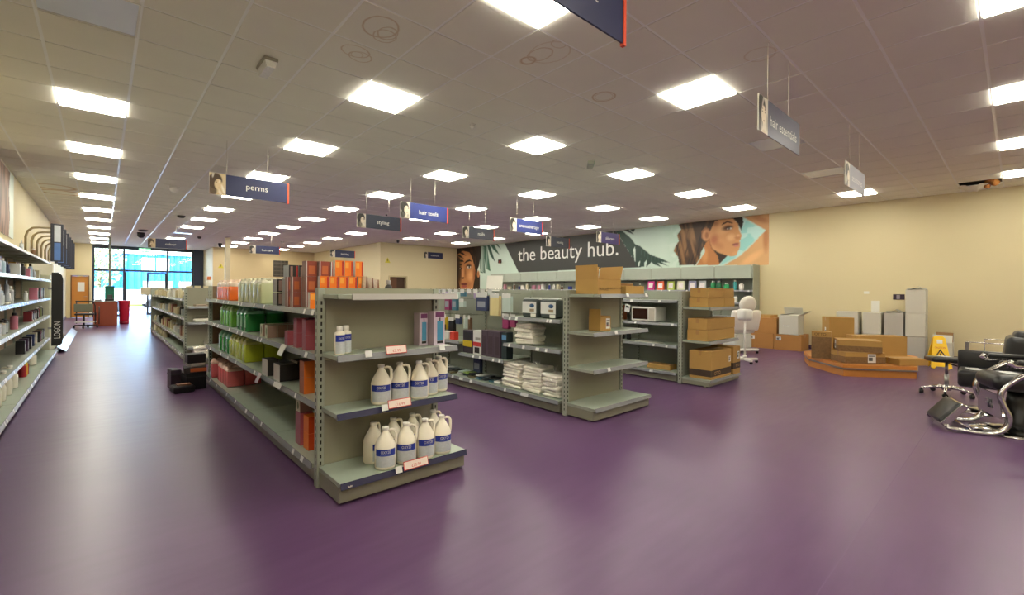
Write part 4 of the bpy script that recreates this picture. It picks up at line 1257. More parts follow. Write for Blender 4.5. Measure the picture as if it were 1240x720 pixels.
for k in range(3):
    pack('dye_box', 'black dye box, %s from left in the row lying across the upper layer' % nth(k), 'box', 1.275+.085*k, 4.42, 1.52, .08, .16, .115, M_dk, c_('dye_pale_side', (176,182,182)), None, 'black dye boxes', 0, A_blk)
    pack('dye_box', 'black dye box, %s from left hidden under the upper row' % nth(k), 'box', 1.275+.085*k, 4.46, 1.395, .08, .16, .12, M_dk, M_gy, None, 'black dye boxes', 0, A_blk)
    pack('dye_box', 'black dye box, %s from left lowest under the upper row' % nth(k), 'box', 1.275+.085*k, 4.46, 1.267, .08, .16, .125, M_dk, M_gy, None, 'black dye boxes', 0, A_blk)
# folded colour charts on top
for k in range(3):
    t = thing('folded_chart', 'brown printed zigzag colour chart, %s of three right of the orange boxes' % nth(k), 'leaflet', (1.63+.05*k, 3.66, 1.267), 0, 'standing colour charts')
    obj('card', G().ribbon([(-.02,0),(.0,.26-.012*k),(.02,0)], -.06, .06, .002, 'y'), [c_('chart_brown', (150,104,82))], t)
    obj('print', G().ribbon([(-.024,.0),(-.003,.262-.012*k)], -.05, .05, .0005, 'y'), [mat('chart_stripes', (206,190,170), .5, 0, .4, 40)], t)
make_round_bottle('small dark round bottle beside the colour charts', (1.85,3.66,1.267), .03, .235, M_dk, M_gy)

# ---- 5 litre jerrycans
def make_can(label, loc, liquid, upper, fill=.80, group=None, labelled=True, short=False):
    """front faces -x (the aisle)"""
    t = thing('jerrycan', label, 'jerrycan', loc, 0, group)
    D, Wd, H = .19, .15, (.235 if not short else .215)
    zf = H*fill
    obj('filled_body', G().cbox(0, D, -Wd/2, Wd/2, 0, zf, .012, 0, 2, True), [liquid], t)
    g = G().cbox(.002, D-.002, -Wd/2+.002, Wd/2-.002, zf-.016, H, .022, 0, 3, True).cbox(.012, .07, -.045, .045, H-.02, H+.012, .012, 0, 2, True)
    obj('shoulder', g, [upper], t)
    o = obj('handle', G().tube([(.075,0,H-.004),(.085,0,H+.024),(.15,0,H+.026),(.165,0,H-.004)], .011, 8), [upper], t)
    obj('cap', G().lathe([(.021,H+.010),(.023,H+.013),(.023,H+.03),(.019,H+.033)], 14, (.04,0,0)), [upper], t)
    if labelled:
        obj('label', G().box(-.0012, -.0002, -.045, .045, .045, zf-.03), [mat('can_label_'+liquid.name, tuple(min(255, int(c*.55+110)) for c in CANC[liquid.name]), .5, 0, .12, 40)], t)
    return t
CANC = {}
def liquid(name, col):
    CANC[name] = col
    return mat(name, col, .22, 0, .05, 5, sss=.15)
L_or = liquid('orange_liquid', (240,110,30)); L_pale = liquid('clear_liquid', (198,202,160)); L_lg = liquid('light_green_liquid', (104,178,50))
L_tg = liquid('teal_green_liquid', (34,128,62)); L_gr = liquid('green_liquid', (44,142,54)); L_lime = liquid('lime_liquid', (182,196,50)); L_pk = liquid('pink_liquid', (216,104,108))
U_pale = mat('can_upper_pale', (216,214,190), .3, 0, .03, sss=.1); U_lg = mat('can_upper_green', (158,204,120), .3, 0, .03); U_tg = mat('can_upper_teal', (120,186,150), .3)
U_or = mat('can_upper_orange', (234,210,190), .3, 0, .03); U_lime = mat('can_upper_lime', (206,210,120), .3); U_pk = mat('can_upper_pink', (230,190,176), .3)
def can_row(z, ys, liq, upp, colour, where, x=1.205, rows=1, lab=True, fill=.8, short=False):
    first = None
    for r in range(rows):
        for k, y in enumerate(ys):
            rowtxt = 'front row' if r == 0 else 'back row'
            label = '%s jerrycan, %s from camera in the %s on the %s' % (colour, nth(k), rowtxt, where)
            loc = (x+.205*r, y, z+.002)
            if first is None: first = make_can(label, loc, liq, upp, fill, colour+' jerrycans', lab, short)
            else: dup(first, loc, None, label)
can_row(1.265, [6.80,6.97,7.14,7.31,7.48], L_or, U_or, 'orange liquid', 'top shelf', fill=.78, lab=False)
can_row(1.265, [5.25,5.43,5.61,5.79,5.97,6.15], L_pale, U_pale, 'pale clear liquid', 'top shelf', rows=2, lab=False, fill=.9)
can_row(.935, [6.66,6.86,7.06,7.26], L_lg, U_lg, 'light green liquid', 'second shelf', lab=False, fill=.86)
can_row(.935, [5.86,6.04,6.22], L_tg, U_tg, 'teal green liquid', 'second shelf', rows=2, fill=.86)
can_row(.58, [6.86,7.1,7.34], L_gr, U_tg, 'deep green liquid', 'third shelf', fill=.84, lab=False)
can_row(.58, [5.92,6.1,6.28,6.46,6.64], L_lime, U_lime, 'lime yellow liquid', 'third shelf', rows=2, lab=False, fill=.86)
can_row(.15, [6.86,7.03,7.2,7.37], L_pk, U_pk, 'pink liquid', 'bottom deck', rows=2, lab=False, x=1.2, fill=.86)
make_can('single large pink jerrycan standing last at the far end of the bottom deck', (1.165, 7.72, .152), L_pk, U_pk, .82, None, False)

# ---- small boxes on the lower shelves of the nearest run
M_leafbox = c_('leaf_box_white', (206,206,186)); M_leafp = c_('leaf_box_print', (84,116,70)); M_pinkb = c_('rose_box', (170,84,96)); M_pinkp = c_('leaf_box_pink', (158,128,114))
def leafbox(label, x, y, z, w=.09, d=.09, h=.125):
    t = pack('treatment_box', label, 'box', x, y, z, w, d, h, M_pinkp, M_leafbox, None, 'pale boxes with leaf print')
    obj('leaf_print', G().lathe([(.001,0),(1,.0005),(.001,.001)], 12).xf(Matrix.Translation((-w/2-.0012,0,h*.5)) @ Matrix.Rotation(PI/2,4,'Y') @ Matrix.Diagonal((h*.32,.02,1,1))), [M_leafp], t)
    return t
for r, y in enumerate((4.98, 5.16)):
    for k in range(4):
        leafbox('small pale box with leaf print, %s from aisle in the %s row beside teal jerrycans' % (nth(k), ('near', 'far')[r]), 1.255+.094*k, y, .937)
leafbox('taller leaf printed box at the back of the second shelf', 1.50, 4.72, .937, .08, .1, .2); leafbox('taller leaf printed box, right one at the back near the post', 1.55, 4.42, .937, .08, .1, .2)
for k, (x, y, l) in enumerate([(1.235,4.02,0),(1.235,4.02,1),(1.33,4.02,0),(1.33,4.02,1),(1.23,4.25,0),(1.235,3.80,0),(1.235,3.80,1)]):
    pack('rose_box', 'dark rose box, %s in the pink group by the near post' % nth(k), 'box', x, y, .937+.122*l, .08, .085, .12, M_pinkb, c_('rose_side', (150,86,104)), None, 'dark rose boxes')
for k, (x, y, w, h) in enumerate([(1.235,4.92,.1,.155),(1.275,4.55,.16,.15),(1.42,4.55,.15,.17)]):
    pack('black_white_box', 'black box with white aisle side, %s from the lime jerrycans on the third shelf' % nth(k), 'box', x, y, .582, w, .2, h, M_dk, c_('bw_side', (192,186,180)), M_dk, 'black and white boxes')
for l in range(2):
    pack('orange_carton', 'orange brown carton, %s of two on the third shelf by the near post' % ('lower', 'upper')[l], 'box', 1.245, 3.86, .582+.132*l, .09, .11, .13, c_('carton_orange', (224,116,40)), c_('carton_dusk', (150,90,70)), None, 'orange brown cartons')
    pack('orange_carton', 'bright orange carton, %s of two at the front corner of the bottom deck' % ('lower', 'upper')[l], 'box', 1.29, 3.78, .152+.132*l, .16, .12, .13, M_or2, c_('carton_orange', (224,116,40)), M_or, 'orange brown cartons')
    pack('orange_carton', 'dark pink carton, %s of two behind the bright orange ones on the bottom deck' % ('lower', 'upper')[l], 'box', 1.25, 3.95, .152+.132*l, .1, .12, .13, M_pinkb, c_('rose_side', (150,86,104)), None, 'dark pink cartons')
leafbox('pale leaf printed box topping the dark pink cartons on the bottom deck', 1.26, 3.95, .418, .12, .1, .1)
def card(label, y, z, w=.1, h=.11, m=None):
    t = thing('shelf_card', label, 'card', (1.156, y, z))
    t.rotation_euler = (0, .42, 0)
    obj('card', G().box(-.002, 0, -w/2, w/2, -h, 0), [m or M_ticket], t)
card('white promotional card hanging from the second shelf edge near the post', 4.18, .95, .13, .1)
card('pinkish white card hanging from the third shelf edge', 4.95, .60, .1, .1, c_('card_pinkish', (196,180,186)))
card('curled cream card on the third shelf edge by the near post', 4.32, .60, .17, .045)
# ================================================================ CARTONS
def carton(label, x, y, z, w, d, h, m=None, rot=0.0, group=None, tape=True, lab=None, open_=False, band=None, text=None, side_m=None, name='cardboard_carton', inner=None, lean=None, chamfer=.004):
    """centred carton, front -y. lab: (face 'f'|'s', x fraction, z fraction). open_: flaps raised"""
    m = m or M_kraft
    t = thing(name, label, 'box', (x, y, z), rot, group)
    if lean: t.rotation_euler = lean
    if open_:
        g = G(); th = .004
        g.box(-w/2, w/2, -d/2, -d/2+th, 0, h).box(-w/2, w/2, d/2-th, d/2, 0, h).box(-w/2, -w/2+th, -d/2+th, d/2-th, 0, h).box(w/2-th, w/2, -d/2+th, d/2-th, 0, h).box(-w/2, w/2, -d/2, d/2, 0, th)
        obj('body', g, [m], t)
        obj('inside', G().box(-w/2+th+.001, w/2-th-.001, -d/2+th+.001, d/2-th-.001, th+.001, h*.5), [inner or M_kraft_i], t)
        specs = open_ if isinstance(open_, list) else [('-y', 1.9), ('+y', 1.7), ('-x', 1.9), ('+x', 2.2)]
        for sd_, a in specs:
            if sd_ in ('-y', '+y'):
                sgn = -1 if sd_ == '-y' else 1
                L = d*.48; ca, sa = math.cos(a), math.sin(a)
                y0 = sgn*d/2
                p = [(-w/2+.003, y0, h), (w/2-.003, y0, h), (w/2-.003, y0-sgn*L*ca, h+L*sa), (-w/2+.003, y0-sgn*L*ca, h+L*sa)]
                nrm = Vector((0, -sa*sgn, -ca)) * .004
            else:
                sgn = -1 if sd_ == '-x' else 1
                L = min(d, w)*.48; ca, sa = math.cos(a), math.sin(a)
                x0 = sgn*w/2
                p = [(x0, -d/2+.003, h), (x0, d/2-.003, h), (x0-sgn*L*ca, d/2-.003, h+L*sa), (x0-sgn*L*ca, -d/2+.003, h+L*sa)]
                nrm = Vector((-sa*sgn, 0, -ca)) * .004
            q = [tuple(Vector(v)+nrm) for v in p]
            obj('flap', G().add(p+q, [(0,1,2,3),(7,6,5,4),(0,4,5,1),(1,5,6,2),(2,6,7,3),(3,7,4,0)]), [m], t)
    else:
        obj('body', G().cbox(-w/2, w/2, -d/2, d/2, 0, h, chamfer, 0), [m], t)
        if tape:
            g = G()
            if w >= d:
                g.box(-w/2-.0006, w/2+.0006, -.024, .024, h, h+.0008).box(w/2, w/2+.0008, -.024, .024, h-.07, h+.0008).box(-w/2-.0008, -w/2, -.024, .024, h-.07, h+.0008)
            else:
                g.box(-.024, .024, -d/2-.0006, d/2+.0006, h, h+.0008).box(-.024, .024, -d/2-.0008, -d/2, h-.07, h+.0008)
            obj('tape', g, [M_tape], t)
    if band:
        z0, z1, bm = band
        obj('printed_band', G().box(-w/2-.0008, w/2+.0008, -d/2-.0008, d/2+.0008, z0*h, z1*h), [bm], t)
    if lab:
        for face, fx, fz, lw, lh in lab:
            if face == 'f':
                o = obj('shipping_label', G().box(-lw/2, lw/2, -.0016, -.0008, -lh/2, lh/2), [M_ticket], t, (-w/2+fx*w, -d/2, fz*h))
                obj('label_print', G().box(-lw*.4, lw*.1, -.0022, -.0016, -lh*.3, lh*.1).box(-lw*.4, lw*.4, -.0022, -.0016, lh*.2, lh*.32), [mat('label_ink', (90,90,92), .6)], o)
            else:
                o = obj('shipping_label', G().box(-.0016, -.0008, -lw/2, lw/2, -lh/2, lh/2), [M_ticket], t, (-w/2, -d/2+fx*d, fz*h))
                obj('label_print', G().box(-.0022, -.0016, -lw*.4, lw*.2, -lh*.3, lh*.1), [mat('label_ink', (90,90,92), .6)], o)
    if text:
        for body, fx, fz, hh, mm in text:
            lettering(body, height=hh, m=mm, parent=t, loc=(-w/2+fx*w, -d/2-.0026, fz*h))
    return t
M_ink = mat('carton_ink', (70,48,26), .7)
M_bandk = mat('carton_dark_band', (62,46,34), .7)

# ---- end unit with open carton
carton('open brown carton with raised flaps on top of the empty end display', 4.30, 3.28, 1.387, .40, .34, .165, None, -.06, None, open_=[('-x', 1.62), ('+x', 1.85), ('+y', 1.5)], text=[('FRAGILE', .25, .35, .03, M_ink), ('HANDLE WITH CARE', .72, .4, .02, M_ink)])
carton('low flat brown carton right of the open one on the end display top', 4.90, 3.30, 1.387, .40, .26, .10, None, 0.0)
carton('second flat brown tray lying behind the low carton', 4.86, 3.37, 1.4885, .44, .12, .03, M_kraft_d, .05, None, tape=False)
carton('small worn brown carton with white label on the second shelf of the empty end display', 4.31, 3.26, .963, .19, .17, .17, None, 0.0, None, open_=[('+y', 1.2), ('-x', 1.6)], lab=[('f', .72, .5, .075, .12)], text=[('FRAGILE', .72, .35, .014, M_red)])

# ---- end unit stacked with cartons
Ys = 3.20
carton('flat brown carton, top left of the pair on the highest shelf of the carton display', 7.02, Ys+.06, 1.335, .50, .28, .145, None, 0, 'brown cartons on the carton display')
carton('flat brown carton, top right of the pair on the highest shelf of the carton display', 7.49, Ys+.06, 1.335, .42, .28, .14, None, 0, 'brown cartons on the carton display')
carton('wider brown carton, lower left under the pair on the highest shelf', 7.03, Ys+.06, 1.187, .56, .30, .145, None, 0, 'brown cartons on the carton display')
carton('brown carton, lower right under the pair on the highest shelf', 7.51, Ys+.06, 1.187, .39, .30, .145, None, 0, 'brown cartons on the carton display')
carton('long brown carton on top in the middle shelf stack of the carton display', 7.22, Ys+.06, .845, 1.0, .30, .17, M_kraft, 0, 'brown cartons on the carton display')
carton('brown carton with torn edge, lower left in the middle shelf stack', 6.98, Ys+.06, .677, .52, .32, .165, None, 0, 'brown cartons on the carton display')
carton('darker brown carton, lower right in the middle shelf stack', 7.48, Ys+.06, .677, .46, .30, .165, M_kraft, 0, 'brown cartons on the carton display')
carton('big brown carton with dark printed band on the base of the carton display', 7.06, Ys+.01, .112, .70, .34, .42, None, 0, 'brown cartons on the carton display', band=(.1,.33,M_bandk), lab=[('f', .92, .62, .07, .09)], text=[('OTTO', .3, .21, .05, mat('band_lettering', (190,150,96), .6))])
carton('narrow tall brown carton with dark band and white label at right of carton display', 7.58, Ys, .112, .26, .36, .44, None, 0, 'brown cartons on the carton display', band=(.2,.42,M_bandk), lab=[('f', .7, .68, .09, .12)], text=[('OTTO', .6, .31, .035, mat('band_lettering', (190,150,96), .6))])

# ---- shelves of the third run
t = thing('microwave_oven', 'white microwave oven with dark glass door on the third run', 'microwave', (6.87, 4.2, .917))
obj('body', G().cbox(-.14,.2,-.225,.225,.01,.245,.008), [M_white], t)
obj('door_glass', G().cbox(-.148,-.139,-.09,.195,.04,.22,.004), [mat('oven_glass_brown', (52,30,22), .15)], t)
obj('door_frame', G().box(-.146,-.1395,-.11,.215,.02,.04).box(-.146,-.1395,-.11,.215,.22,.235).box(-.146,-.1395,.195,.215,.04,.22).box(-.146,-.1395,-.11,-.09,.04,.22), [M_white], t)
obj('control_panel', G().box(-.145,-.1395,-.21,-.12,.03,.225), [mat('oven_panel', (196,190,176), .4)], t)
obj('door_handle', G().tube([(-.145,-.115,.06),(-.165,-.115,.06),(-.165,-.115,.21),(-.145,-.115,.21)], .006), [M_white], t)
carton('shallow brown carton lying on the bottom deck below the microwave', 6.90, 3.95, .152, .22, .42, .075, None, 0, None)
carton('orange brown carton beside the microwave, partly hidden by the empty end display', 6.9, 4.86, .917, .3, .26, .26, mat('carton_rust', (150,82,40), .7), 0, None)
t = thing('swing_tag', 'white and black swing tag hanging from the shelf edge near the microwave', 'tag', (6.66, 4.44, 1.26), 0)
obj('card', G().box(-.002,.001,-.05,.05,-.19,-.06).xf(Matrix.Rotation(.15,4,'X')), [M_ticket], t)
obj('print', G().box(-.004,-.0025,-.03,.03,-.12,-.09).xf(Matrix.Rotation(.15,4,'X')), [M_black], t)
obj('string', G().tube([(0,0,0),(0,.01,-.06)], .002, 5), [M_wire], t)
for k in range(4):
    tag(obj('flat_packet', G().cbox(-.06,.06,-.055,.055,0,.012,.003), [mat('packet_pale', (196,194,182), .5, 0, .2, 20)], None, (6.82, 3.95+.13*k, .572), (0,0,.2*k)), 'pale flat packet, %s of four lying on the shelf below the microwave' % nth(k), 'packet', 'flat packets')
make_round_bottle('black bottle deep on the lower shelf of the third run, left one', (6.95, 4.75, .572), .04, .2, M_black, M_black); make_round_bottle('black bottle deep on the lower shelf of the third run, right one', (6.95, 4.62, .572), .04, .18, M_black, M_gy)

# ---- second run: towels in clear bags and packs
M_towel = mat('towel_cream', (240,236,222), .95, 0, .05, 30, .5, 160)
def film_mat():
    m = bpy.data.materials.new('clear_film'); m.use_nodes = True
    nt = m.node_tree
    for n in list(nt.nodes): nt.nodes.remove(n)
    o = nt.nodes.new('ShaderNodeOutputMaterial')
    t = nt.nodes.new('ShaderNodeBsdfTransparent'); gl = nt.nodes.new('ShaderNodeBsdfGlossy'); gl.inputs['Roughness'].default_value = .15
    mx = nt.nodes.new('ShaderNodeMixShader'); mx.inputs[0].default_value = .2
    nt.links.new(t.outputs[0], mx.inputs[1]); nt.links.new(gl.outputs[0], mx.inputs[2]); nt.links.new(mx.outputs[0], o.inputs[0])
    return m
M_film = film_mat()
def towels(label, x, y, z, w, d, n, rot, seed, group='bagged towel stacks'):
    t = thing('towel_bag', label, 'towels', (x, y, z), rot, group)
    r = random.Random(seed)
    zz = .004
    for k in range(n):
        h = r.uniform(.034, .046)
        ww, dd = w*r.uniform(.86, 1), d*r.uniform(.86, 1)
        g = G().cbox(-ww/2, ww/2, -dd/2, dd/2, 0, h, .016, 0, 3, True)
        g.v = [(v[0]+.006*math.sin(9*v[1]+seed+k), v[1]+.006*math.sin(11*v[0]+k*2), v[2]+.008*math.sin(14*v[0]+k)*math.cos(10*v[1]+seed)) for v in g.v]
        obj('towel', g, [M_towel], t, (r.uniform(-.012,.012), r.uniform(-.012,.012), zz), (r.uniform(-.05,.05), r.uniform(-.05,.05), r.uniform(-.12,.12)))
        zz += h*.9
    bm = bmesh.new()
    bmesh.ops.create_icosphere(bm, subdivisions=3, radius=1)
    g = G(); vs = []
    for v in bm.verts:
        c = v.co
        f = 1.0/max(abs(c.x), abs(c.y), abs(c.z))**.65
        p = Vector((c.x*f*w*.5, c.y*f*d*.485, (c.z*f*.5+.5)*(zz+.03)))
        p += Vector((r.uniform(-1,1), r.uniform(-1,1), r.uniform(-1,1)))*.012
        p.z = max(p.z, 0.001)
        vs.append(p[:])
    g.add(vs, [[v.index for v in f.verts] for f in bm.faces]); bm.free()
    k0 = len(g.v)
    for k in range(7):
        a = 2*PI*k/7
        x_, y_ = .04*math.cos(a), .04*math.sin(a)
        g.add([(0,0,zz), (x_*.5,y_*.5,zz+.05), (x_*1.3,y_*1.3,zz+.09+r.uniform(-.02,.03)), (x_*1.1-.02,y_*1.1+.02,zz+.05)], [(0,1,2,3)])
    obj('clear_bag', g, [M_film], t)
    return t
towels('bagged cream towels, leftmost of three stacks on the bottom deck of the second run', 4.11, 4.43, .152, .28, .36, 9, 0, 1)
towels('bagged cream towels, middle of three stacks on the bottom deck of the second run', 4.12, 4.07, .152, .28, .32, 8, .1, 2)
towels('bagged cream towels, rightmost of three stacks on the bottom deck beside the end display', 4.11, 3.73, .152, .28, .30, 7, -.1, 3)
towels('single bagged towel stack on the middle shelf of the second run', 4.12, 4.22, .732, .26, .34, 7, 0, 4)
M_bagdk = mat('bag_charcoal', (58,66,66), .6, 0, .2, 20)
for k, y in enumerate((4.17, 3.84)):
    t = thing('mitt_pack', 'charcoal pack with white and blue printed front, %s of two on the upper shelf' % ('left', 'right')[k], 'pack', (4.12, y, 1.082), 0, 'charcoal packs')
    obj('bag', G().cbox(-.07,.07,-.14,.14,0,.235,.03,0,3,True), [M_bagdk], t)
    f = obj('card_front', G().box(-.0735,-.0715,-.125,.125,.055,.2), [M_ticket], t)
    obj('blue_badge', G().lathe([(.001,0),(.042,0),(.042,.001),(.001,.001)], 20).xf(Matrix.Translation((-.0738,-.05,.15)) @ Matrix.Rotation(-PI/2,4,'Y') @ Matrix.Diagonal((.6,1,1,1))), [mat('badge_blue', (36,78,120), .4)], f)
    obj('kraft_square', G().box(-.075,-.0736,-.09,-.01,.075,.11), [mat('pack_sepia', (150,130,104), .5)], f)
    obj('white_sticker', G().box(-.0755,-.0715,-.12,-.03,.01,.05), [M_white], t)
    obj('top_fold', G().cbox(-.03,.03,-.14,.14,.225,.25,.008), [mat('clear_top', (190,196,190), .3)], t)
# standing boxes on the peg bays
def flatbox(name, label, y, z, w, h, d, front, x=4.0, arts=None, cat='box', group=None):
    t = thing(name, label, cat, (x, y, z), 0, group)
    obj('carton', G().cbox(0, d, -w/2, w/2, 0, h, .003), [front], t)
    for nm, y0, y1, z0, z1, m in (arts or []):
        obj(nm, G().box(-.001, -.0002, -w/2+y0*w, -w/2+y1*w, z0*h, z1*h), [m], t)
    return t
yel = c_('box_yellow', (206,180,40)); dkp = c_('box_plum_black', (54,44,56)); pur = c_('box_dusky_purple', (84,70,82))
flatbox('product_box', 'black product box with a wide yellow band on the peg bay shelf', 5.42, .502, .22, .33, .12, dkp, 4.0, [('yellow_band', 0, 1, .28, .55, yel), ('photo_print', .1, .9, .6, .92, c_('box_photo_dark', (30,28,32)))])
flatbox('product_box', 'white product box with red band right of the black and yellow one', 5.19, .502, .19, .34, .12, M_ticket, 4.0, [('red_band', 0, 1, .34, .52, M_red), ('dark_print', .2, .8, .06, .3, M_dk), ('small_print', .1, .7, .6, .72, M_gy)])
for k in range(3):
    flatbox('product_box', 'dusky purple boxed set, %s from left of three beside the red banded box' % nth(k), 5.02-.135*k, .502, .13, .36, .12, pur, 4.0, [('figure_print', .15, .85, .1, .8, c_('box_figure', (70,56,64)))], group='dusky purple boxed sets')
def hook(y, z, x=4.43, L=.3):
    return [(x, y, z), (x-L, y, z), (x-L-.015, y, z+.02)]
def hanging(name, label, y, z, w, h, col, x=4.2, accents=None, group=None, n=2, cat='pack'):
    t = thing(name, label, cat, (x, y, z), 0, group)
    g = G()
    for k in range(n): g.cbox(.0+.03*k, .02+.03*k, -w/2, w/2, -h, -.03, .004)
    obj('packet', g, [col], t)
    obj('header_card', G().box(-.003,-.001,-w/2,w/2,-.05,.01), [M_ticket], t)
    for nm, y0, y1, z0, z1, m in (accents or []):
        obj(nm, G().box(-.002,-.0005,-w/2+y0*w,-w/2+y1*w,-h+z0*h,-h+z1*h), [m], t)
    obj('hook', G().tube([(4.43-x,0,.012),(-.03,0,.012),(-.045,0,.028)], .0035, 6), [M_chrome], t)
    return t
teal = c_('pack_teal', (70,120,140)); mag = c_('pack_magenta', (150,52,104)); nav = c_('pack_navy', (50,62,100)); crm = c_('pack_cream', (220,206,150)); ice = c_('pack_ice', (190,206,200)); lime_ = c_('pack_lime', (150,176,90))
HN = [
 ('comb_pack','magenta hanging pack near the top of the peg wall, left of the teal one',6.20,1.36,.14,.26,mag),
 ('comb_pack','teal hanging pack beside the magenta one on the upper pegs',6.00,1.36,.13,.26,teal),
 ('brush_pack','small silver hanging pack on the upper pegs, third from left',5.80,1.28,.12,.12,ice),
 ('roller_pack','navy and white roller pack on the upper pegs below the white card',5.30,1.37,.26,.25,nav),
 ('sponge_pack','cream sponge pack with dark header on the upper pegs',5.00,1.37,.20,.31,crm),
 ('paper_pack','pale white hanging sheet right of the cream sponge pack',4.74,1.37,.18,.25,ice),
 ('pink_pack','magenta pack hanging at the edge of the middle shelf, left one',4.76,1.09,.13,.2,mag),
 ('pink_pack','magenta pack hanging at the edge of the middle shelf, right one',4.61,1.09,.11,.17,mag),
 ('yellow_pack','yellow and black pack on the lower pegs, leftmost',6.42,1.02,.11,.24,yel),
 ('yellow_pack','yellow and black pack on the lower pegs, second from left',6.28,1.02,.11,.24,yel),
 ('black_pack','black pack on the lower pegs right of the yellow packs',6.08,.98,.15,.22,M_black),
 ('navy_pack','small navy pack on the lower pegs',5.90,1.03,.12,.14,nav),
 ('grip_pack','thin pale pack on the lower pegs, left of two',5.72,1.03,.05,.2,ice),
 ('grip_pack','thin brown pack on the lower pegs, right of two',5.60,1.03,.05,.22,c_('pack_brown', (110,84,60))),
 ('blue_pack','dark blue hanging pack below the boxed sets',5.40,.45,.17,.25,nav),
 ('lure_pack','black hanging pack below the light blue topped box',4.62,.44,.14,.22,M_black),
]
for k in range(12):
    yy = 5.1+.17*k
    HN.append(('hook_pack', 'tiny hanging packet along the top edge of the second run, %s from the towels' % nth(k), yy, 1.425, .1, .07+.03*(k % 3), [ice, M_ticket, c_('lilac', (170,150,190)), M_gy, teal][k % 5]))
for nm, lab, y, z, w, h, col in HN:
    acc = [('print', .15, .85, .2, .55, c_('pack_print_'+nm, (150,156,170)))] if nm in ('roller_pack','comb_pack','blue_pack') else ([('dark_end', 0, 1, 0, .35, M_black)] if nm == 'yellow_pack' else None)
    hanging(nm, lab, y, z, w, h, col, 4.16, acc)
for k, (y, col, nm) in enumerate([(6.25,c_('red_packet', (206,60,46)),'red'),(6.10,M_black,'black'),(5.95,M_ticket,'white'),(5.80,c_('red_packet', (206,60,46)),'second red')]):
    flatbox('small_packet', 'small %s packet standing on the far lower peg bay shelf' % nm, y, .662, .12, .12, .08, col, 3.99)
t = thing('white_card_sign', 'white card propped on top of the second run before the mural', 'card', (4.40, 5.30, 1.43), -1.1)
obj('card', G().box(-.13,.13,-.002,.002,-.02,.22).xf(Matrix.Rotation(-.2,4,'X')), [M_white], t)
obj('stand', G().box(-.05,.05,0,.1,0,.006), [M_white], t)
# top edge of the second run
rr = random.Random(5)
cols_s = [ice, teal, M_ticket, nav, c_('lilac', (170,150,190)), crm, M_gy, M_black]
# bottom deck clutter of second run
for k in range(26):
    y = 4.78+.125*k
    x = 4.0+.11*rr.random()
    col = [M_black, c_('pack_slate', (70,80,84)), ice, c_('pack_bronze', (110,100,70)), teal, M_ticket][rr.randrange(6)]
    t = tag(obj('flat_packet', G().cbox(-.13,.13,-.05,.05,0,.022+.014*rr.random(),.004), [col], None, (x+.06, y, .1525+.0), (rr.uniform(-.05,.05)*0, 0, rr.uniform(-.35,.35))), '%s flat packet on the second run deck, %s from the towels' % (col.name.replace('_', ' ').replace('pack ', ''), nth(k)), 'packet', 'flat packets on the deck')
for k in range(20):
    y = 4.85+.15*k
    col = [M_black, c_('pack_slate', (70,80,84)), M_ticket, M_black, lime_, ice][k % 6]
    tag(obj('flat_packet', G().cbox(-.10,.10,-.045,.045,0,.02,.004), [col], None, (4.08, y, .192), (0, .06, rr.uniform(-.4,.4))), '%s flat packet in the upper deck layer, %s from the towels' % (col.name.replace('_', ' ').replace('pack ', ''), nth(k)), 'packet', 'flat packets on the deck')

flatbox('product_box', 'dark box with light blue header at right end of the peg bay shelf', 4.60, .502, .10, .36, .12, c_('box_teal_black', (40,54,58)), 4.0, [('blue_header', .05, .95, .72, .9, c_('box_sky', (96,150,196)))])
# ---- products along the mural shelving
mp_ = lambda n, c: c_('wall_'+n, c)
def tub(label, y, z, r, h, col, cap, x=12.95):
    make_round_bottle(label, (x, y, z), r, h, col, cap, 'bottles on the mural wall shelving', name='product_bottle')
def pouch(label, y, z, w, h, col, x=12.93):
    t = thing('product_pouch', label, 'pouch', (x, y, z), 0, 'pouches on the mural wall shelving')
    obj('pouch', G().bar([(-.045,0),(.045,0),(.012,h),(-.012,h)], (-w/2,w/2), 'y'), [col], t)
    obj('front_print', G().bar([(-.047,h*.2),(-.044,h*.2),(-.022,h*.75),(-.0245,h*.75)], (-w*.32,w*.32), 'y'), [mat('pouch_print', (214,206,206), .5, 0, .3, 30)], t)
PZ = 1.472
for k, (y, nm, c) in enumerate([(7.78,'hot pink',(214,46,140)),(7.45,'orange',(226,92,40)),(7.1,'lime',(170,188,80)),(6.78,'pale cream',(206,208,180)),(6.42,'lavender',(150,150,176)),(6.12,'silver',(170,176,176))]):
    pouch('%s foil pouch on the mural wall shelf, %s from left in the bright row' % (nm, nth(k)), y, PZ, .22, .27, mp_(nm.replace(' ', '_'), c))
for k, (y, nm, c, r, h) in enumerate([(5.82,'green',(40,140,84),.07,.26),(5.66,'dark green',(34,104,70),.07,.26),(5.45,'green',(60,150,100),.07,.2),(5.22,'teal',(70,170,170),.045,.28),(5.05,'white',(214,210,204),.06,.2)]):
    tub('%s bottle on the mural wall shelf, %s right of the foil pouches' % (nm, nth(k)), y, PZ, r, h, mp_(nm.replace(' ', '_')+'b', c), M_white)
rr2 = random.Random(9)
y = 8.2
k = 0
names = [('cream', (200,192,160)), ('white', (216,214,206)), ('brown', (120,90,70)), ('olive', (130,130,80)), ('navy', (40,50,130)), ('pink', (190,130,150))]
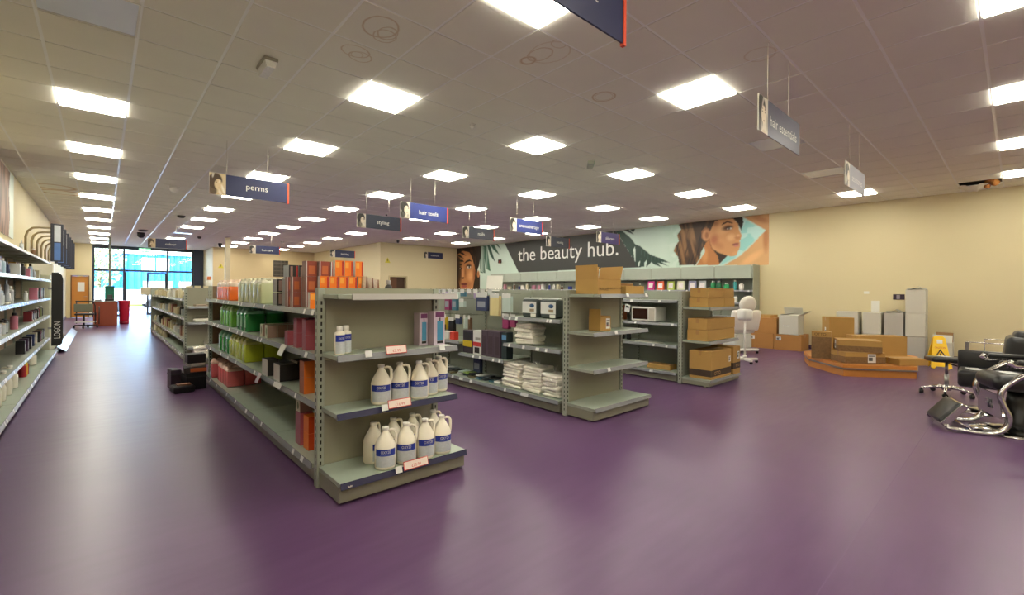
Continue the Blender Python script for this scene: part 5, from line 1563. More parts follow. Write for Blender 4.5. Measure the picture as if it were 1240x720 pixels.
while y < 15.6:
    nm, c = names[rr2.randrange(6)]
    h = rr2.uniform(.12, .24)
    if rr2.random() < .5: tub('%s bottle along the mural wall shelf, position %s leftward of the pouches' % (nm, nth(k)), y, PZ, rr2.uniform(.035,.06), h, mp_(nm, c), M_white)
    else: pack('product_box', '%s box along the mural wall shelf, position %s leftward of the pouches' % (nm, nth(k)), 'box', 12.97, y, PZ, .1, rr2.uniform(.1,.2), h, mp_(nm, c), mp_(nm, c), None, 'boxes on the mural wall shelving')
    y += rr2.uniform(.2, .42); k += 1
for k, y in enumerate((4.95, 5.2, 5.55, 6.0)):
    tub('white bottle on the lower mural wall shelf, %s from its right end' % nth(k), y, 1.132, .045, .2, M_white, M_gy)
# ================================================================ RIGHT SIDE
def wallcarton(label, y, z, w, h, d, m, **kw):
    """carton whose printed front faces -x"""
    return carton(label, 12.5+d/2, y, z, w, d, h, m, -PI/2, kw.pop('group', 'cartons along the right wall'), **kw)
M_kr2 = mat('kraft_card_orange', (172,122,64), .75, 0, .06, 5, .05, 40)
wallcarton('brown carton on the floor, lower left of the kraft stack by the mural shelving', 4.41, 0, .62, .375, .6, M_kr2, lab=[('f', .2, .72, .11, .09)])
wallcarton('brown carton on the floor with a white carton standing on it', 3.79, 0, .60, .385, .6, M_kr2, lab=[('f', .18, .72, .11, .09)])
wallcarton('brown carton stacked on another, beside the white padded beauty chair', 4.36, .377, .66, .40, .6, M_kr2)
carton('shallow brown tray resting on the top brown carton beside the beauty chair', 12.82, 4.45, .779, .52, .5, .06, M_kraft, -PI/2, None, tape=False)
t = wallcarton('white carton with open flaps standing on a brown carton', 3.77, .387, .42, .47, .42, M_boxwhite, open_=[('-y', .12), ('+y', 1.2), ('-x', .25), ('+x', 2.6)], lab=[('f', .4, .45, .14, .03)])
def whitebox(label, y, z, w=.325, h=.488, d=.36, x=12.75, m=None, rot=0, **kw):
    t = carton(label, x+d/2, y, z, w, d, h, m or M_boxwhite, -PI/2+rot, 'white cartons along the right wall', tape=False, name='white_carton', chamfer=.011, **kw)
    return t
GR = [(2.64,2,.42),(2.19,2,.335),(1.81,2,.325),(1.455,3,.325)]
for c, (y, n, w) in enumerate(GR):
    for l in range(n):
        kw = {}
        if (c, l) in ((2,1),(3,2)): kw = dict(open_=[('-y', .12), ('+y', .2), ('-x', .3), ('+x', .5)])
        whitebox('white carton in the %s column from left, %s layer from the floor' % (nth(c), nth(l)), y, .502*l, w, .5 if l < n-1 else .488, m=M_boxwhite if (c+l) % 3 else mat('white_carton_grey', (176,174,166), .7, 0, .04, 4), **kw)
whitebox('single white carton with brown open flap behind the yellow floor sign', 1.02, 0, .30, .44, .34, x=12.5, open_=[('-y', 1.1), ('+y', 1.5)])
tag(obj('carton_flap_sheet', G().cbox(-.006,.006,-.13,.13,0,.2,.003), [M_kraft_d], None, (12.62, 1.0, .445), (0,.35,0)), 'brown card flap poking up behind the yellow floor sign', 'cardboard')

# ---- wooden display plinth with cartons
PL = [(10.15,2.72),(9.367,1.99),(10.03,1.106),(11.7,1.29),(12.2,1.7),(12.0,2.6),(10.9,3.0)]
M_wood = mat('orange_plinth_wood', (190,124,56), .4, 0, .1, 3)
def inset(P, d):
    c = Vector((sum(p[0] for p in P)/len(P), sum(p[1] for p in P)/len(P)))
    return [tuple(c+(Vector(p)-c)*(1-d)) for p in P]
pl_ = thing('display_plinth', 'low orange wood display plinth with steel trim under stacked cartons', 'plinth', (0,0,0))
obj('base', G().bar(inset(PL,.02), (0,.125), 'z'), [M_wood], pl_)
obj('steel_trim', G().bar(inset(PL,-.005), (.12,.145), 'z'), [M_steel], pl_)
obj('top', G().bar(inset(PL,.005), (.14,.2), 'z'), [M_wood], pl_)
ZP = .202
M_stripe = mat('carton_stripe_print', (124,94,58), .75, 0, .45, 30)
d0 = Vector((9.367-10.15, 1.99-2.72)).normalized(); a0_ = math.atan2(d0.y, d0.x)+PI      # left front edge
d1 = Vector((10.03-9.367, 1.106-1.99)).normalized(); a1 = math.atan2(d1.y, d1.x)         # right front edge
# local -y faces outwards when rotated to the edge direction
carton('tall narrow brown carton with dark striped side at the left end of the wooden plinth', 10.0, 2.46, ZP, .30, .22, .50, None, a0_-PI/2-.55, 'cartons on the plinth', band=(.0,.8,M_stripe), text=[('OTTO', .45, .9, .045, M_ink)])
carton('tallest brown carton at the back of the wooden plinth with small white label', 10.95, 2.42, ZP, .42, .42, .735, M_kraft, a1-.12, 'cartons on the plinth', lab=[('s', .5, .62, .07, .14)])
carton('striped flat carton with big white label, lower of the front plinth stack', 9.93, 1.90, ZP, .66, .40, .19, None, a1+.12, 'cartons on the plinth', band=(.0,.6,M_stripe), lab=[('f', .66, .48, .13, .15)])
carton('wide flat brown carton, upper of the front plinth stack', 9.99, 1.92, ZP+.1925, .62, .46, .20, None, a1-.28, 'cartons on the plinth', band=(.0,.5,M_stripe), lab=[('s', .6, .5, .12, .14)])
carton('long brown carton behind the front stack on the plinth', 10.86, 1.80, ZP, .86, .34, .42, M_kraft, a1+.1, 'cartons on the plinth')
carton('low flat carton at the right end of the wooden plinth', 10.30, 1.33, ZP, .50, .42, .105, None, a1+.22, 'cartons on the plinth')

# ---- wet floor sign
fs_ = thing('wet_floor_sign', 'yellow folding wet floor caution sign with black triangle', 'sign', (11.68, 1.0, 0), -1.25)
M_y = mat('caution_yellow', (246,202,24), .4, 0, .05)
def panel(s):
    g = G().bar([(-.15,0.03),(-.10,0.0),(-.07,0.05),(.07,0.05),(.10,0.0),(.15,0.03),(.085,.58),(.05,.62),(-.05,.62),(-.085,.58)], (-.012,.012), 'y')
    return g.xf(Matrix.Translation((0, s*.015, 0)) @ Matrix.Translation((0,0,.62)) @ Matrix.Rotation(s*.26,4,'X') @ Matrix.Translation((0,0,-.62)))
for s in (-1, 1):
    p = obj('sign_panel', panel(s), [M_y], fs_)
tr = Matrix.Translation((0, -.015, 0)) @ Matrix.Translation((0,0,.62)) @ Matrix.Rotation(-.26,4,'X') @ Matrix.Translation((0,0,-.62))
obj('triangle', G().bar([(-.10,.195),(.10,.195),(0,.375)], (-.0145,-.0135), 'y').xf(tr), [M_black], fs_)
obj('triangle_inner', G().bar([(-.068,.213),(.068,.213),(0,.337)], (-.0155,-.0147), 'y').xf(tr), [M_y], fs_)
obj('figure', G().bar([(-.03,.225),(-.008,.25),(-.012,.285),(.004,.3),(.012,.28),(.004,.262),(.03,.235),(.022,.225),(-.004,.25),(-.02,.22)], (-.0165,-.0157), 'y').lathe([(.001,-.0165),(.010,-.0165),(.010,-.0157)], 10, (.008,0,.307), 0, 'y').xf(tr), [M_black], fs_)
l1 = lettering('CAUTION', width=.15, height=.035, m=M_red, parent=fs_, loc=(0,0,0)); l1.data.transform(tr @ Matrix.Translation((0,-.0147,.40)) @ Matrix.Rotation(PI/2,4,'X')); l1.rotation_euler = (0,0,0)
l2 = lettering('WET FLOOR', width=.18, height=.03, m=M_red, parent=fs_, loc=(0,0,0)); l2.data.transform(tr @ Matrix.Translation((0,-.0147,.165)) @ Matrix.Rotation(PI/2,4,'X')); l2.rotation_euler = (0,0,0)
obj('white_pictogram', G().box(-.04,.04,-.0145,-.0135,.48,.55).xf(tr), [M_white], fs_)

# ---- padded beauty chair and trolley
M_pvc = mat('white_vinyl', (226,222,212), .38, 0, .03)
bc = thing('beauty_chair', 'white padded reclining beauty chair facing the aisle behind the carton display', 'chair', (11.25, 4.45, 0), 2.55)
# local: +x toward the head end? seat along x
obj('backrest', G().cbox(-.36,.36,-.07,.07,0,.50,.065,0,4,True).xf(Matrix.Translation((0,.18,.52)) @ Matrix.Rotation(-.25,4,'X')), [M_pvc], bc)
hd = obj('headrest', G().lathe([(.001,-.065),(.13,-.065),(.185,-.045),(.205,0),(.185,.045),(.13,.065),(.001,.065)], 24, (0,0,.17), 0, 'y').xf(Matrix.Translation((0,.30,.97)) @ Matrix.Rotation(-.2,4,'X')), [M_pvc], bc)
obj('seat', G().cbox(-.3,.3,-.4,.2,.46,.58,.05,0,4,True), [M_pvc], bc)
obj('leg_rest', G().cbox(-.29,.29,-.9,-.41,.40,.5,.045,0,4,True), [M_pvc], bc)
for s in (-1, 1):
    obj('armrest', G().cbox(s*.36-.05,s*.36+.05,-.3,.2,.70,.77,.03,0,3,True).tube([(s*.34,-.1,.5),(s*.36,-.1,.7)], .02), [M_pvc], bc)
obj('pedestal', G().cbox(-.22,.22,-.3,.2,.1,.46,.03), [mat('pedestal_grey', (196,196,188), .4)], bc)
b_ = obj('base_frame', G().cbox(-.3,.3,-.42,-.34,.06,.12,.02).cbox(-.3,.3,.26,.34,.06,.12,.02).cbox(-.05,.05,-.38,.3,.07,.11,.02), [M_white], bc)
for sx in (-.27, .27):
    for sy in (-.38, .3):
        obj('caster', G().cyl(.03,-.012,.012,(sx,sy,.031),12,0,'x'), [M_black], b_)
tr_ = thing('facial_steamer', 'white facial steamer on a slim pole with blue display', 'beauty machine', (9.62, 3.68, 0), 0.85)
obj('column', G().cyl(.018,.1,.92,(0,0,0),12), [M_white], tr_)
obj('head', G().cbox(-.15,.15,-.10,.10,.86,1.08,.05,0,3,True), [M_white], tr_)
obj('display', G().cbox(-.1,.1,-.108,-.1,.93,1.03,.004), [mat('display_blue', (110,160,176), .3)], tr_)
obj('arm', G().tube([(.12,0,.95),(.26,-.02,.9),(.3,-.05,.86)], .03), [M_white], tr_)
b_ = obj('star_base', G().cbox(-.26,.26,-.03,.03,.05,.10,.012).cbox(-.03,.03,-.26,.26,.05,.10,.012).cyl(.035,.08,.16,(0,0,0),12), [M_white], tr_)
for a, b in ((.24,0),(-.24,0),(0,.24),(0,-.24)):
    obj('caster', G().cyl(.028,-.012,.012,(a,b,.029),12,0,'x'), [M_black], b_)
lamp = thing('magnifier_lamp', 'white curved lamp arm and clear shade left of the beauty chair', 'lamp', (10.7, 4.85, 0))
obj('pole', G().cyl(.012,.05,1.0,(0,0,0),10), [M_white], lamp)
obj('arm', G().tube([(0,0,1.0),(-.05,-.02,1.15),(-.2,-.05,1.12),(-.3,-.06,1.0)], .012), [M_white], lamp)
obj('shade', G().lathe([(.03,.0),(.11,-.05),(.12,-.1),(.11,-.1)], 16, (-.32,-.06,1.02)), [M_pvc], lamp)
obj('foot', G().lathe([(.2,0),(.2,.03),(.02,.05)], 16), [M_white], lamp)

# ---- salon stool
so = thing('salon_stool', 'black flat saddle stool with five star chrome base and casters', 'stool', (8.80, .67, 0), .3)
obj('seat', G().cbox(-.27,.20,-.2,.2,.46,.53,.03,0,3,True).xf(Matrix.Rotation(.06,4,'Y')), [M_vinyl], so)
obj('gas_column', G().cyl(.026,.1,.30,(0,0,0),12).cyl(.018,.3,.47,(0,0,0),12), [M_steel], so)
obj('lever', G().tube([(.02,-.02,.44),(.05,-.15,.40),(.06,-.2,.37)], .008), [M_black], so)
g = G().lathe([(.05,.07),(.05,.13),(.03,.14)], 14)
cs_ = []
for k in range(5):
    a = 2*PI*k/5+.35
    g.tube([(0,0,.11),(.15*math.cos(a),.15*math.sin(a),.105),(.27*math.cos(a),.27*math.sin(a),.075)], [.022,.02,.016], 8)
    cs_.append((.27*math.cos(a), .27*math.sin(a)))
b_ = obj('star_base', g, [M_chrome], so)
for k, (a, b) in enumerate(cs_):
    obj('caster', G().cyl(.029,-.022,.022,(a,b,.03),14,0,('x','y')[k % 2]).box(a-.012,a+.012,b-.012,b+.012,.05,.078), [M_black], b_)
tag(obj('leaflet', G().cbox(-.09,.09,-.05,.05,0,.004,.0015), [M_ticket], None, (8.72,.69,.545), (0,.06,.5)), 'white leaflet lying on the black stool seat', 'paper')

# ---- black salon armchair
ac = thing('salon_armchair', 'black block armed salon armchair with tall rounded back at the right', 'armchair', (7.92, .29, 0), .04)
obj('seat', G().cbox(-.24,.24,-.25,.21,.30,.50,.04,0,3,True), [M_vinyl], ac)
obj('backrest', G().cbox(-.27,.27,-.34,-.14,.36,.93,.06,0,4,True).xf(Matrix.Translation((0,-.25,.4)) @ Matrix.Rotation(.1,4,'X') @ Matrix.Translation((0,.25,-.4))), [M_vinyl], ac)
obj('headrest', G().cbox(-.2,.2,-.06,.06,0,.12,.055,0,4,True).xf(Matrix.Translation((0,-.30,.87)) @ Matrix.Rotation(.1,4,'X')), [M_vinyl], ac)
obj('armrest', G().cbox(.25,.36,-.3,.22,.32,.70,.025,0,2,True), [M_vinyl], ac)
obj('armrest', G().cbox(-.36,-.25,-.3,-.13,.32,.66,.025,0,2,True), [M_vinyl], ac)
obj('column', G().cyl(.035,.04,.30,(0,0,0),14), [M_chrome], ac)
obj('base_disc', G().lathe([(.29,0),(.29,.012),(.1,.03),(.05,.045)], 28), [M_chrome], ac)
tag(obj('leaflet', G().cbox(-.1,.1,-.06,.06,0,.004,.0015), [M_ticket], None, (7.90,.36,.503), (0,0,.3)), 'white leaflet lying on the black armchair seat', 'paper')
# chrome rail frame behind
rf = thing('chrome_rail_frame', 'thin chrome tube frame with flat end post behind the black armchair', 'rack', (12.0, .3, 0))
obj('tube_frame', G().tube([(-.12,.34,.0),(-.12,.34,.53),(-.12,-.5,.53),(-.12,-.5,0)], .012).tube([(.2,.12,0),(.2,.12,.58),(.2,-.6,.58),(.2,-.6,0)], .012), [M_chrome], rf)
obj('end_plate', G().cbox(-.16,-.10,.30,.36,.0,.53,.004), [M_steel], rf)
obj('shelf', G().cbox(-.12,.2,-.5,.12,.2,.22,.004), [M_steel], rf)

# ---- barber chair
bch = thing('barber_chair', 'chrome framed barber chair with black padded footrest at right edge', 'barber chair', (6.93, .15, 0), .36)
# local frame: +y forward, x sideways
def side(x):
    P = [(.47,.035),(.38,.03),(.24,.02),(.14,.025),(.06,.06),(.015,.13),(.01,.22),(.05,.32),(.07,.40),(.05,.48),(-.02,.56),(-.12,.64),(-.22,.70)]
    Q = []
    for i in range(len(P)-1):
        p0, p1, p2, p3 = (Vector(P[max(i-1,0)]), Vector(P[i]), Vector(P[i+1]), Vector(P[min(i+2,len(P)-1)]))
        for k in range(4):
            u = k/4
            q = .5*((2*p1)+(p2-p0)*u+(2*p0-5*p1+4*p2-p3)*u*u+(3*p1-p0-3*p2+p3)*u**3)
            Q.append((q.x, q.y))
    Q.append(P[-1])
    return G().ribbon(Q, x-.035, x+.035, .03, 'x')
for x in (-.28, .28):
    obj('side_frame', side(x), [M_chrome], bch)
obj('front_apron', G().box(-.25,.25,.045,.06,.17,.40), [M_chrome], bch)
obj('logo', G().tube([(-.08,.064,.24),(-.05,.066,.33),(-.02,.064,.24)], .004, 6).tube([(.0,.064,.24),(.0,.066,.32),(.06,.066,.32)], .004, 6).tube([(.0,.066,.28),(.04,.066,.28)], .004, 6), [M_steel], bch)
obj('crossbar', G().cyl(.012,-.28,.28,(0,.27,.025),10,0,'x').cyl(.012,-.28,.28,(0,.45,.05),10,0,'x'), [M_chrome], bch)
fp = obj('footrest_pad', G().cbox(-.20,.20,-.135,.135,-.02,.055,.034,0,4,True).xf(Matrix.Translation((-.03,.40,.155)) @ Matrix.Rotation(-.9,4,'X')), [M_vinyl], bch)
obj('footrest_trim', G().cbox(-.215,-.20,-.14,.14,-.03,.035,.006).cbox(.20,.215,-.14,.14,-.03,.035,.006).cbox(-.21,.21,-.15,-.135,-.03,.0,.004).xf(Matrix.Translation((-.03,.40,.155)) @ Matrix.Rotation(-.9,4,'X')), [M_chrome], fp)
obj('seat', G().cbox(-.25,.25,-.42,.10,.44,.60,.07,0,4,True), [M_vinyl], bch)
obj('backrest', G().cbox(-.26,.26,-.56,-.43,.56,1.05,.06,0,4,True).xf(Matrix.Translation((0,-.5,.56)) @ Matrix.Rotation(.2,4,'X') @ Matrix.Translation((0,.5,-.56))), [M_vinyl], bch)
for s in (-1, 1):
    ar = obj('armrest', G().cbox(s*.30-.035,s*.30+.035,-.48,-.04,.72,.77,.02,0,3,True), [M_vinyl], bch)
    obj('arm_cap', G().tube([(s*.30,-.14,.715),(s*.30,-.02,.715),(s*.30,.01,.735),(s*.30,-.01,.765)], [.02,.026,.03,.018], 10), [M_chrome], ar)
    obj('arm_strut', G().tube([(s*.29,-.2,.62),(s*.30,-.2,.73)], .018), [M_chrome], ar)
    obj('arm_knob', G().lathe([(.001,-.035),(.03,-.02),(.035,0),(.03,.02),(.001,.035)], 14, (s*.30,-.22,.66)), [M_chrome], ar)
obj('hydraulic_boot', G().lathe([(.09,.05),(.095,.12),(.08,.13),(.095,.2),(.08,.21),(.09,.3),(.07,.44)], 18, (0,-.16,0)), [M_black], bch)
obj('base_disc', G().lathe([(.34,0),(.34,.012),(.2,.035),(.1,.05)], 32, (0,-.14,0)), [M_chrome], bch)
tag(obj('leaflet', G().cbox(-.1,.1,-.06,.06,0,.004,.0015), [M_ticket], None, (6.98,.06,.603), (0,0,.5)), 'white leaflet lying on the barber chair seat', 'paper')
# ================================================================ LEFT WALL GOODS
rl = random.Random(33)
palette = [('white', (216,218,216)), ('cream', (206,196,166)), ('silver', (170,176,182)), ('black', (30,30,34)), ('navy', (40,54,96)), ('pale blue', (160,186,206)), ('brown', (120,84,54)), ('pink', (196,120,140)), ('olive', (120,130,84))]
LEV = {'top': 1.93, 'upper': 1.57, 'third': 1.21, 'fourth': .855, 'low': .40, 'bottom': .142}
def lprod(level, k, y, kind=None, col=None, h=None, x=None):
    z = LEV[level]+.002
    nm, c = col or palette[rl.randrange(len(palette))]
    m = mat('left_'+nm.replace(' ', '_'), c, .4, 0, .06)
    kind = kind or rl.choice(['bottle', 'bottle', 'box', 'tube'])
    x = x or (-.92+.06*rl.random())
    lab = '%s %s on the %s shelf of the left wall run, %s from the camera' % (nm, kind, level, nth(k))
    if kind == 'bottle':
        make_round_bottle(lab, (x, y, z), rl.uniform(.025,.04), h or rl.uniform(.14,.24), m, M_white if rl.random() < .6 else M_black, 'goods on the left wall shelving', name='product_bottle', rot=PI/2, band=M_label_pale if rl.random() < .3 else None)
    elif kind == 'box':
        w = rl.uniform(.07,.16); hh = h or rl.uniform(.1,.22)
        t = thing('product_box', lab, 'box', (x, y, z), 0, 'goods on the left wall shelving')
        obj('carton', G().cbox(-.05,.05,-w/2,w/2,0,hh,.002), [m], t)
        obj('front_print', G().box(.0502,.051,-w*.4,w*.4,hh*.2,hh*.75), [mat('left_print', (180,184,190), .5, 0, .4, 40)], t)
    else:
        t = thing('product_tube', lab, 'tube', (x, y, z), 0, 'goods on the left wall shelving')
        hh = h or rl.uniform(.12,.19)
        obj('cap', G().cyl(.022, 0, .03, n=12), [M_white], t)
        obj('tube', G().lathe([(.024,.03),(.027,.05),(.02,hh*.8)], 12).bar([(-.026,hh*.8),(.026,hh*.8),(.03,hh),(-.03,hh)], (-.004,.004), 'x'), [m], t)
k = 0
for level, ys in (('upper', [6.6,6.85,7.1,7.35,7.7,8.0,8.6,9.0,9.5,9.9,10.4,10.9,11.4,11.9]), ('third', [6.6,6.9,7.15,7.4,7.75,8.05,8.35,8.8,10.2,11.2,11.8]), ('fourth', [6.7,6.95,7.15,7.35,7.55,7.8,8.0,8.3,9.0,11.0,11.35,11.7]), ('top', [10.0,11.3])):
    for k, y in enumerate(ys): lprod(level, k, y)
for k, (y, c) in enumerate([(10.5,('amber', (190,140,40))),(10.75,('dark red', (120,40,40))),(11.0,('amber', (190,140,40))),(11.3,('gold', (176,136,60)))]):
    lprod('upper', 14+k, y+.05, 'box', c, .24, -1.05)
for k, y in enumerate([6.95, 7.6, 8.2]): lprod('third', 11+k, y, 'tube', ('silver', (170,176,182)), .3, -.86)
# clutter of dark goods near the end of lower shelves
for k, (y, c) in enumerate([(10.9,('wine red', (120,30,40))),(11.2,('black', (24,22,26))),(11.5,('wine red', (120,30,40))),(11.85,('black', (24,22,26)))]):
    lprod('fourth', 12+k, y, 'box', c, .16, -.90)
for k, (y, c) in enumerate([(10.2,('black', (24,22,26))),(10.6,('plum', (60,34,66))),(11.0,('black', (24,22,26))),(11.5,('navy', (40,54,96))),(11.9,('cream', (206,196,166)))]):
    lprod('low', k, y, 'box', c, .2, -.92)
for k, (y, c) in enumerate([(12.1,('black', (24,22,26))),(12.35,('wine red', (120,30,40))),(12.6,('olive', (120,130,84))),(12.85,('black', (24,22,26)))]):
    lprod('third', 14+k, y, 'box', c, .2, -.90); lprod('low', 5+k, y+.1, 'box', c, .2, -.90); lprod('fourth', 16+k, y+.05, 'bottle', c, .2, -.9)
# cream gallon jugs at the left, on the bottom deck
for k, (x, y) in enumerate([(-.86,7.25),(-.87,7.62),(-.86,8.02),(-1.0,8.35),(-.86,8.52)]):
    t = dup(j0, (x, y, .143), PI+.3*(k % 2), 'cream unlabelled gallon jug on the bottom left deck, %s from the camera' % nth(k))
    for c in list(t.children):
        if c.name.startswith('label') or c.name.startswith('lettering'): bpy.data.objects.remove(c)
for k, (y, nm, c) in enumerate([(9.5,'red',(170,34,44)),(9.62,'yellow',(220,190,40)),(9.75,'red',(170,34,44))]):
    make_round_bottle('%s small bottle under the low left shelf, %s of three' % (nm, nth(k)), (-.84, y, .143), .045, .2 if nm == 'red' else .24, c_('leftb_'+nm, c), M_black if nm == 'red' else c_('leftb_yellow', (220,190,40)), name='product_bottle')
make_round_bottle('cream jar standing near the far end of the bottom left deck', (-.88,10.9,.143), .08, .2, M_offwhite, M_offwhite, name='product_jar')
# detached silver shelf edge on the floor
ss = thing('loose_shelf_edge', 'long loose silver shelf panel jutting from the left run onto the floor', 'shelf panel', (-.66, 13.95, .0), 0)
obj('sheet', G().bar([(-.06,.13),(.08,.02),(.085,.025),(-.055,.135)], (0,6.2), 'y'), [M_steel], ss)
obj('clips', G().box(-.06,-.05,.0,6.2,.0,.125), [M_white], ss)
# black end stand with vertical white lettering
bs = thing('rounded_display_stand', 'tall black rounded end panel with white vertical lettering beside left shelves', 'display stand', (-.64, 12.45, 0))
prof = [(-.08,.30),(.04,.30),(.07,.34),(.08,.46),(.08,1.57),(.06,1.66),(.01,1.71),(-.08,1.71)]
obj('panel', G().bar(prof, (-.03,.03), 'y'), [mat('stand_black', (30,30,28), .35)], bs)
obj('bracket', G().box(-.13,-.08,-.012,.012,.62,.66).box(-.13,-.08,-.012,.012,1.38,1.42), [M_steel], bs)
lettering('LOGON', width=.32, height=.09, m=M_white, parent=bs, loc=(0.0,-.033,.60), rot=(PI/2,-PI/2,0))
cb = thing('storage_cabinet', 'pale green low cabinet unit behind the black end panel', 'cabinet', (-.85, 13.42, 0))
obj('carcass', G().cbox(-.37,.05,.0,1.8,.02,1.68,.006), [mat('cabinet_pale_green', (206,206,180), .5)], cb)
for k in range(3):
    d_ = obj('cabinet_door', G().cbox(.05,.065,.05+.58*k,.6+.58*k,.25,1.6,.004), [mat('cabinet_cream', (214,210,186), .5)], cb)
    obj('door_pull', G().cbox(.065,.08,.1+.58*k,.12+.58*k,.85,1.0,.003), [M_black], d_)
ds = thing('product_stand', 'slim dark product stand with vertical racks beyond the black end panel', 'display stand', (-.9, 15.3, 0))
obj('backboard', G().box(-.3,-.26,0,2.4,.05,1.7).box(-.26,.1,0,.03,.05,1.62).box(-.3,.12,0,2.4,.02,.16), [mat('stand_tan', (150,136,104), .5)], ds)
for k in range(7):
    obj('rack_bar', G().cbox(.02,.1,.1+.34*k,.22+.34*k,.16,1.55,.004), [mat('rack_dark', (52,44,40), .5)], ds)
for l in range(4):
    obj('rack_shelf', G().box(-.26,.1,.03,2.4,.3+.36*l,.315+.36*l), [M_gy], ds)
# arching chrome arms on the left wall with hanging banners
for k in range(6):
    y = 14.1+1.12*k
    t = thing('arched_arm', 'bent chrome display arm on the left wall, %s from the camera' % nth(k), 'display arm', (XL, y, 0), 0, 'bent chrome arms on the left wall')
    P_ = [(.04,0,1.75),(.04,0,2.5),(.07,0,2.62),(.14,0,2.69),(.24,0,2.71),(.50,0,2.72)]
    obj('tube', G().tube(P_, .022, 8), [mat('arm_satin', (176,160,124), .3, .7)], t)
    obj('wall_plate', G().box(.0,.018,-.05,.05,1.72,1.82), [M_steel], t)
for k in range(6):
    y = 13.98+1.12*k
    b2 = thing('swatch_banner', 'narrow blue and white banner board in a dark frame, %s from the camera' % nth(k), 'banner', (-.72, y, 1.98), .45, 'hanging banner boards on the left wall')
    obj('frame', G().cbox(-.11,.10,.0,.03,0,.82,.004), [mat('banner_frame_dark', (44,46,60), .4)], b2)
    obj('hook', G().tube([(0,.015,.80),(0,.015,.74+.02)], .008, 6), [M_steel], b2)
    obj('top_print', G().box(-.06,.05,-.003,0,.43,.79), [mat('banner_white', (216,222,230), .4, 0, .25, 6)], b2)
    obj('bottom_print', G().box(-.06,.05,-.003,0,.03,.41), [mat('banner_blue', (90,130,196), .4, 0, .3, 5)], b2)
tag(obj('white_monitor_box', G().cbox(-1.15,-.8,14.35,14.75,1.685,1.95,.02), [M_white]), 'white unit sitting on the cabinet top below the banners', 'cabinet')

# ================================================================ ENTRANCE
wc = thing('transport_chair', 'black framed chair with grey seat and castors near the entrance', 'chair', (-.42, 22.0, 0), -.2)
obj('frame', G().tube([(-.28,.25,.95),(-.2,-.25,.95),(.25,-.28,.95),(.3,-.25,.8),(.3,-.2,.15)], .018).tube([(-.3,.25,.95),(-.3,.25,.15)], .018).tube([(.3,.28,.75),(.3,.28,.12)], .016), [M_black], wc)
obj('backrest', G().cbox(-.26,.24,-.24,-.2,.58,.86,.02), [mat('chair_grey_green', (110,116,100), .6)], wc)
obj('seat', G().cbox(-.26,.26,-.2,.25,.46,.52,.02), [M_vinyl], wc)
obj('column', G().cyl(.03,.1,.46,(-.05,0,0),10).tube([(-.3,0,.1),(.3,0,.1)], .02).tube([(0,-.28,.1),(0,.28,.1)], .02), [M_black], wc)
for a, b in ((-.3,0),(.3,.05),(.0,-.28),(0,.28)):
    obj('caster', G().cyl(.05,-.02,.02,(a,b,.051),14,0,'x'), [M_black], wc)
obj('basket', G().box(-.25,.25,-.2,.2,.2,.24), [M_white], wc)
dk = thing('till_counter', 'reddish brown wooden till counter near the shop entrance', 'counter', (.10, 23.2, 0))
M_redwood = mat('counter_red_wood', (138,62,36), .4, 0, .12, 4)
obj('front_panel', G().cbox(-.34,.34,-.4,-.37,0,.9,.004), [M_redwood], dk)
obj('side_panel', G().cbox(-.34,-.31,-.37,.6,0,.9,.004).cbox(.31,.34,-.37,.6,0,.9,.004), [M_redwood], dk)
obj('top', G().cbox(-.36,.36,-.42,.62,.9,.93,.004), [mat('counter_top_grey', (150,146,140), .3)], dk)
tl = thing('till_terminal', 'dark card terminal and phone cluster on the wooden counter', 'till', (.2, 23.0, .932))
obj('base', G().cbox(-.12,.14,-.1,.1,0,.08,.01), [M_black], tl)
obj('screen', G().cbox(-.05,.1,-.02,.0,.06,.24,.006).xf(Matrix.Rotation(-.3,4,'X')), [M_black], tl)
obj('cable', G().tube([(-.12,0,.02),(-.25,.02,.1),(-.3,.0,.16),(-.22,-.02,.03)], .008), [M_black], tl)
kb = tag(obj('paper_tray', G().cbox(-.1,.1,-.1,.1,0,.06,.01), [M_gy], None, (-.1,23.0,.932)), 'grey tray on the left of the wooden counter', 'tray')
gcr = thing('green_crate', 'green open crate standing upright on the wooden counter', 'crate', (.22, 23.5, .932))
obj('back', G().cbox(-.14,.14,.02,.04,0,.56,.004), [mat('crate_green', (30,140,110), .4)], gcr)
obj('rim', G().cbox(-.14,-.12,-.12,.02,0,.56,.004).cbox(.12,.14,-.12,.02,0,.56,.004).cbox(-.12,.12,-.12,.02,.54,.56,.004).cbox(-.12,.12,-.12,.02,0,.02,.004), [mat('crate_green', (30,140,110), .4)], gcr)
bn = thing('red_bin', 'tall crimson red bin beside the wooden counter', 'bin', (.66, 23.6, 0))
obj('body', G().lathe([(.13,0),(.14,.01),(.17,.86),(.175,.9),(.165,.9),(.15,.3)], 20), [mat('bin_crimson', (190,26,56), .4)], bn)
obj('rim', G().lathe([(.172,.88),(.182,.89),(.182,.93),(.165,.93)], 20), [mat('bin_crimson', (190,26,56), .4)], bn)
obj('base_band', G().lathe([(.136,0),(.146,.0),(.15,.12),(.142,.12)], 20), [mat('bin_dark_crimson', (150,20,46), .4)], bn)

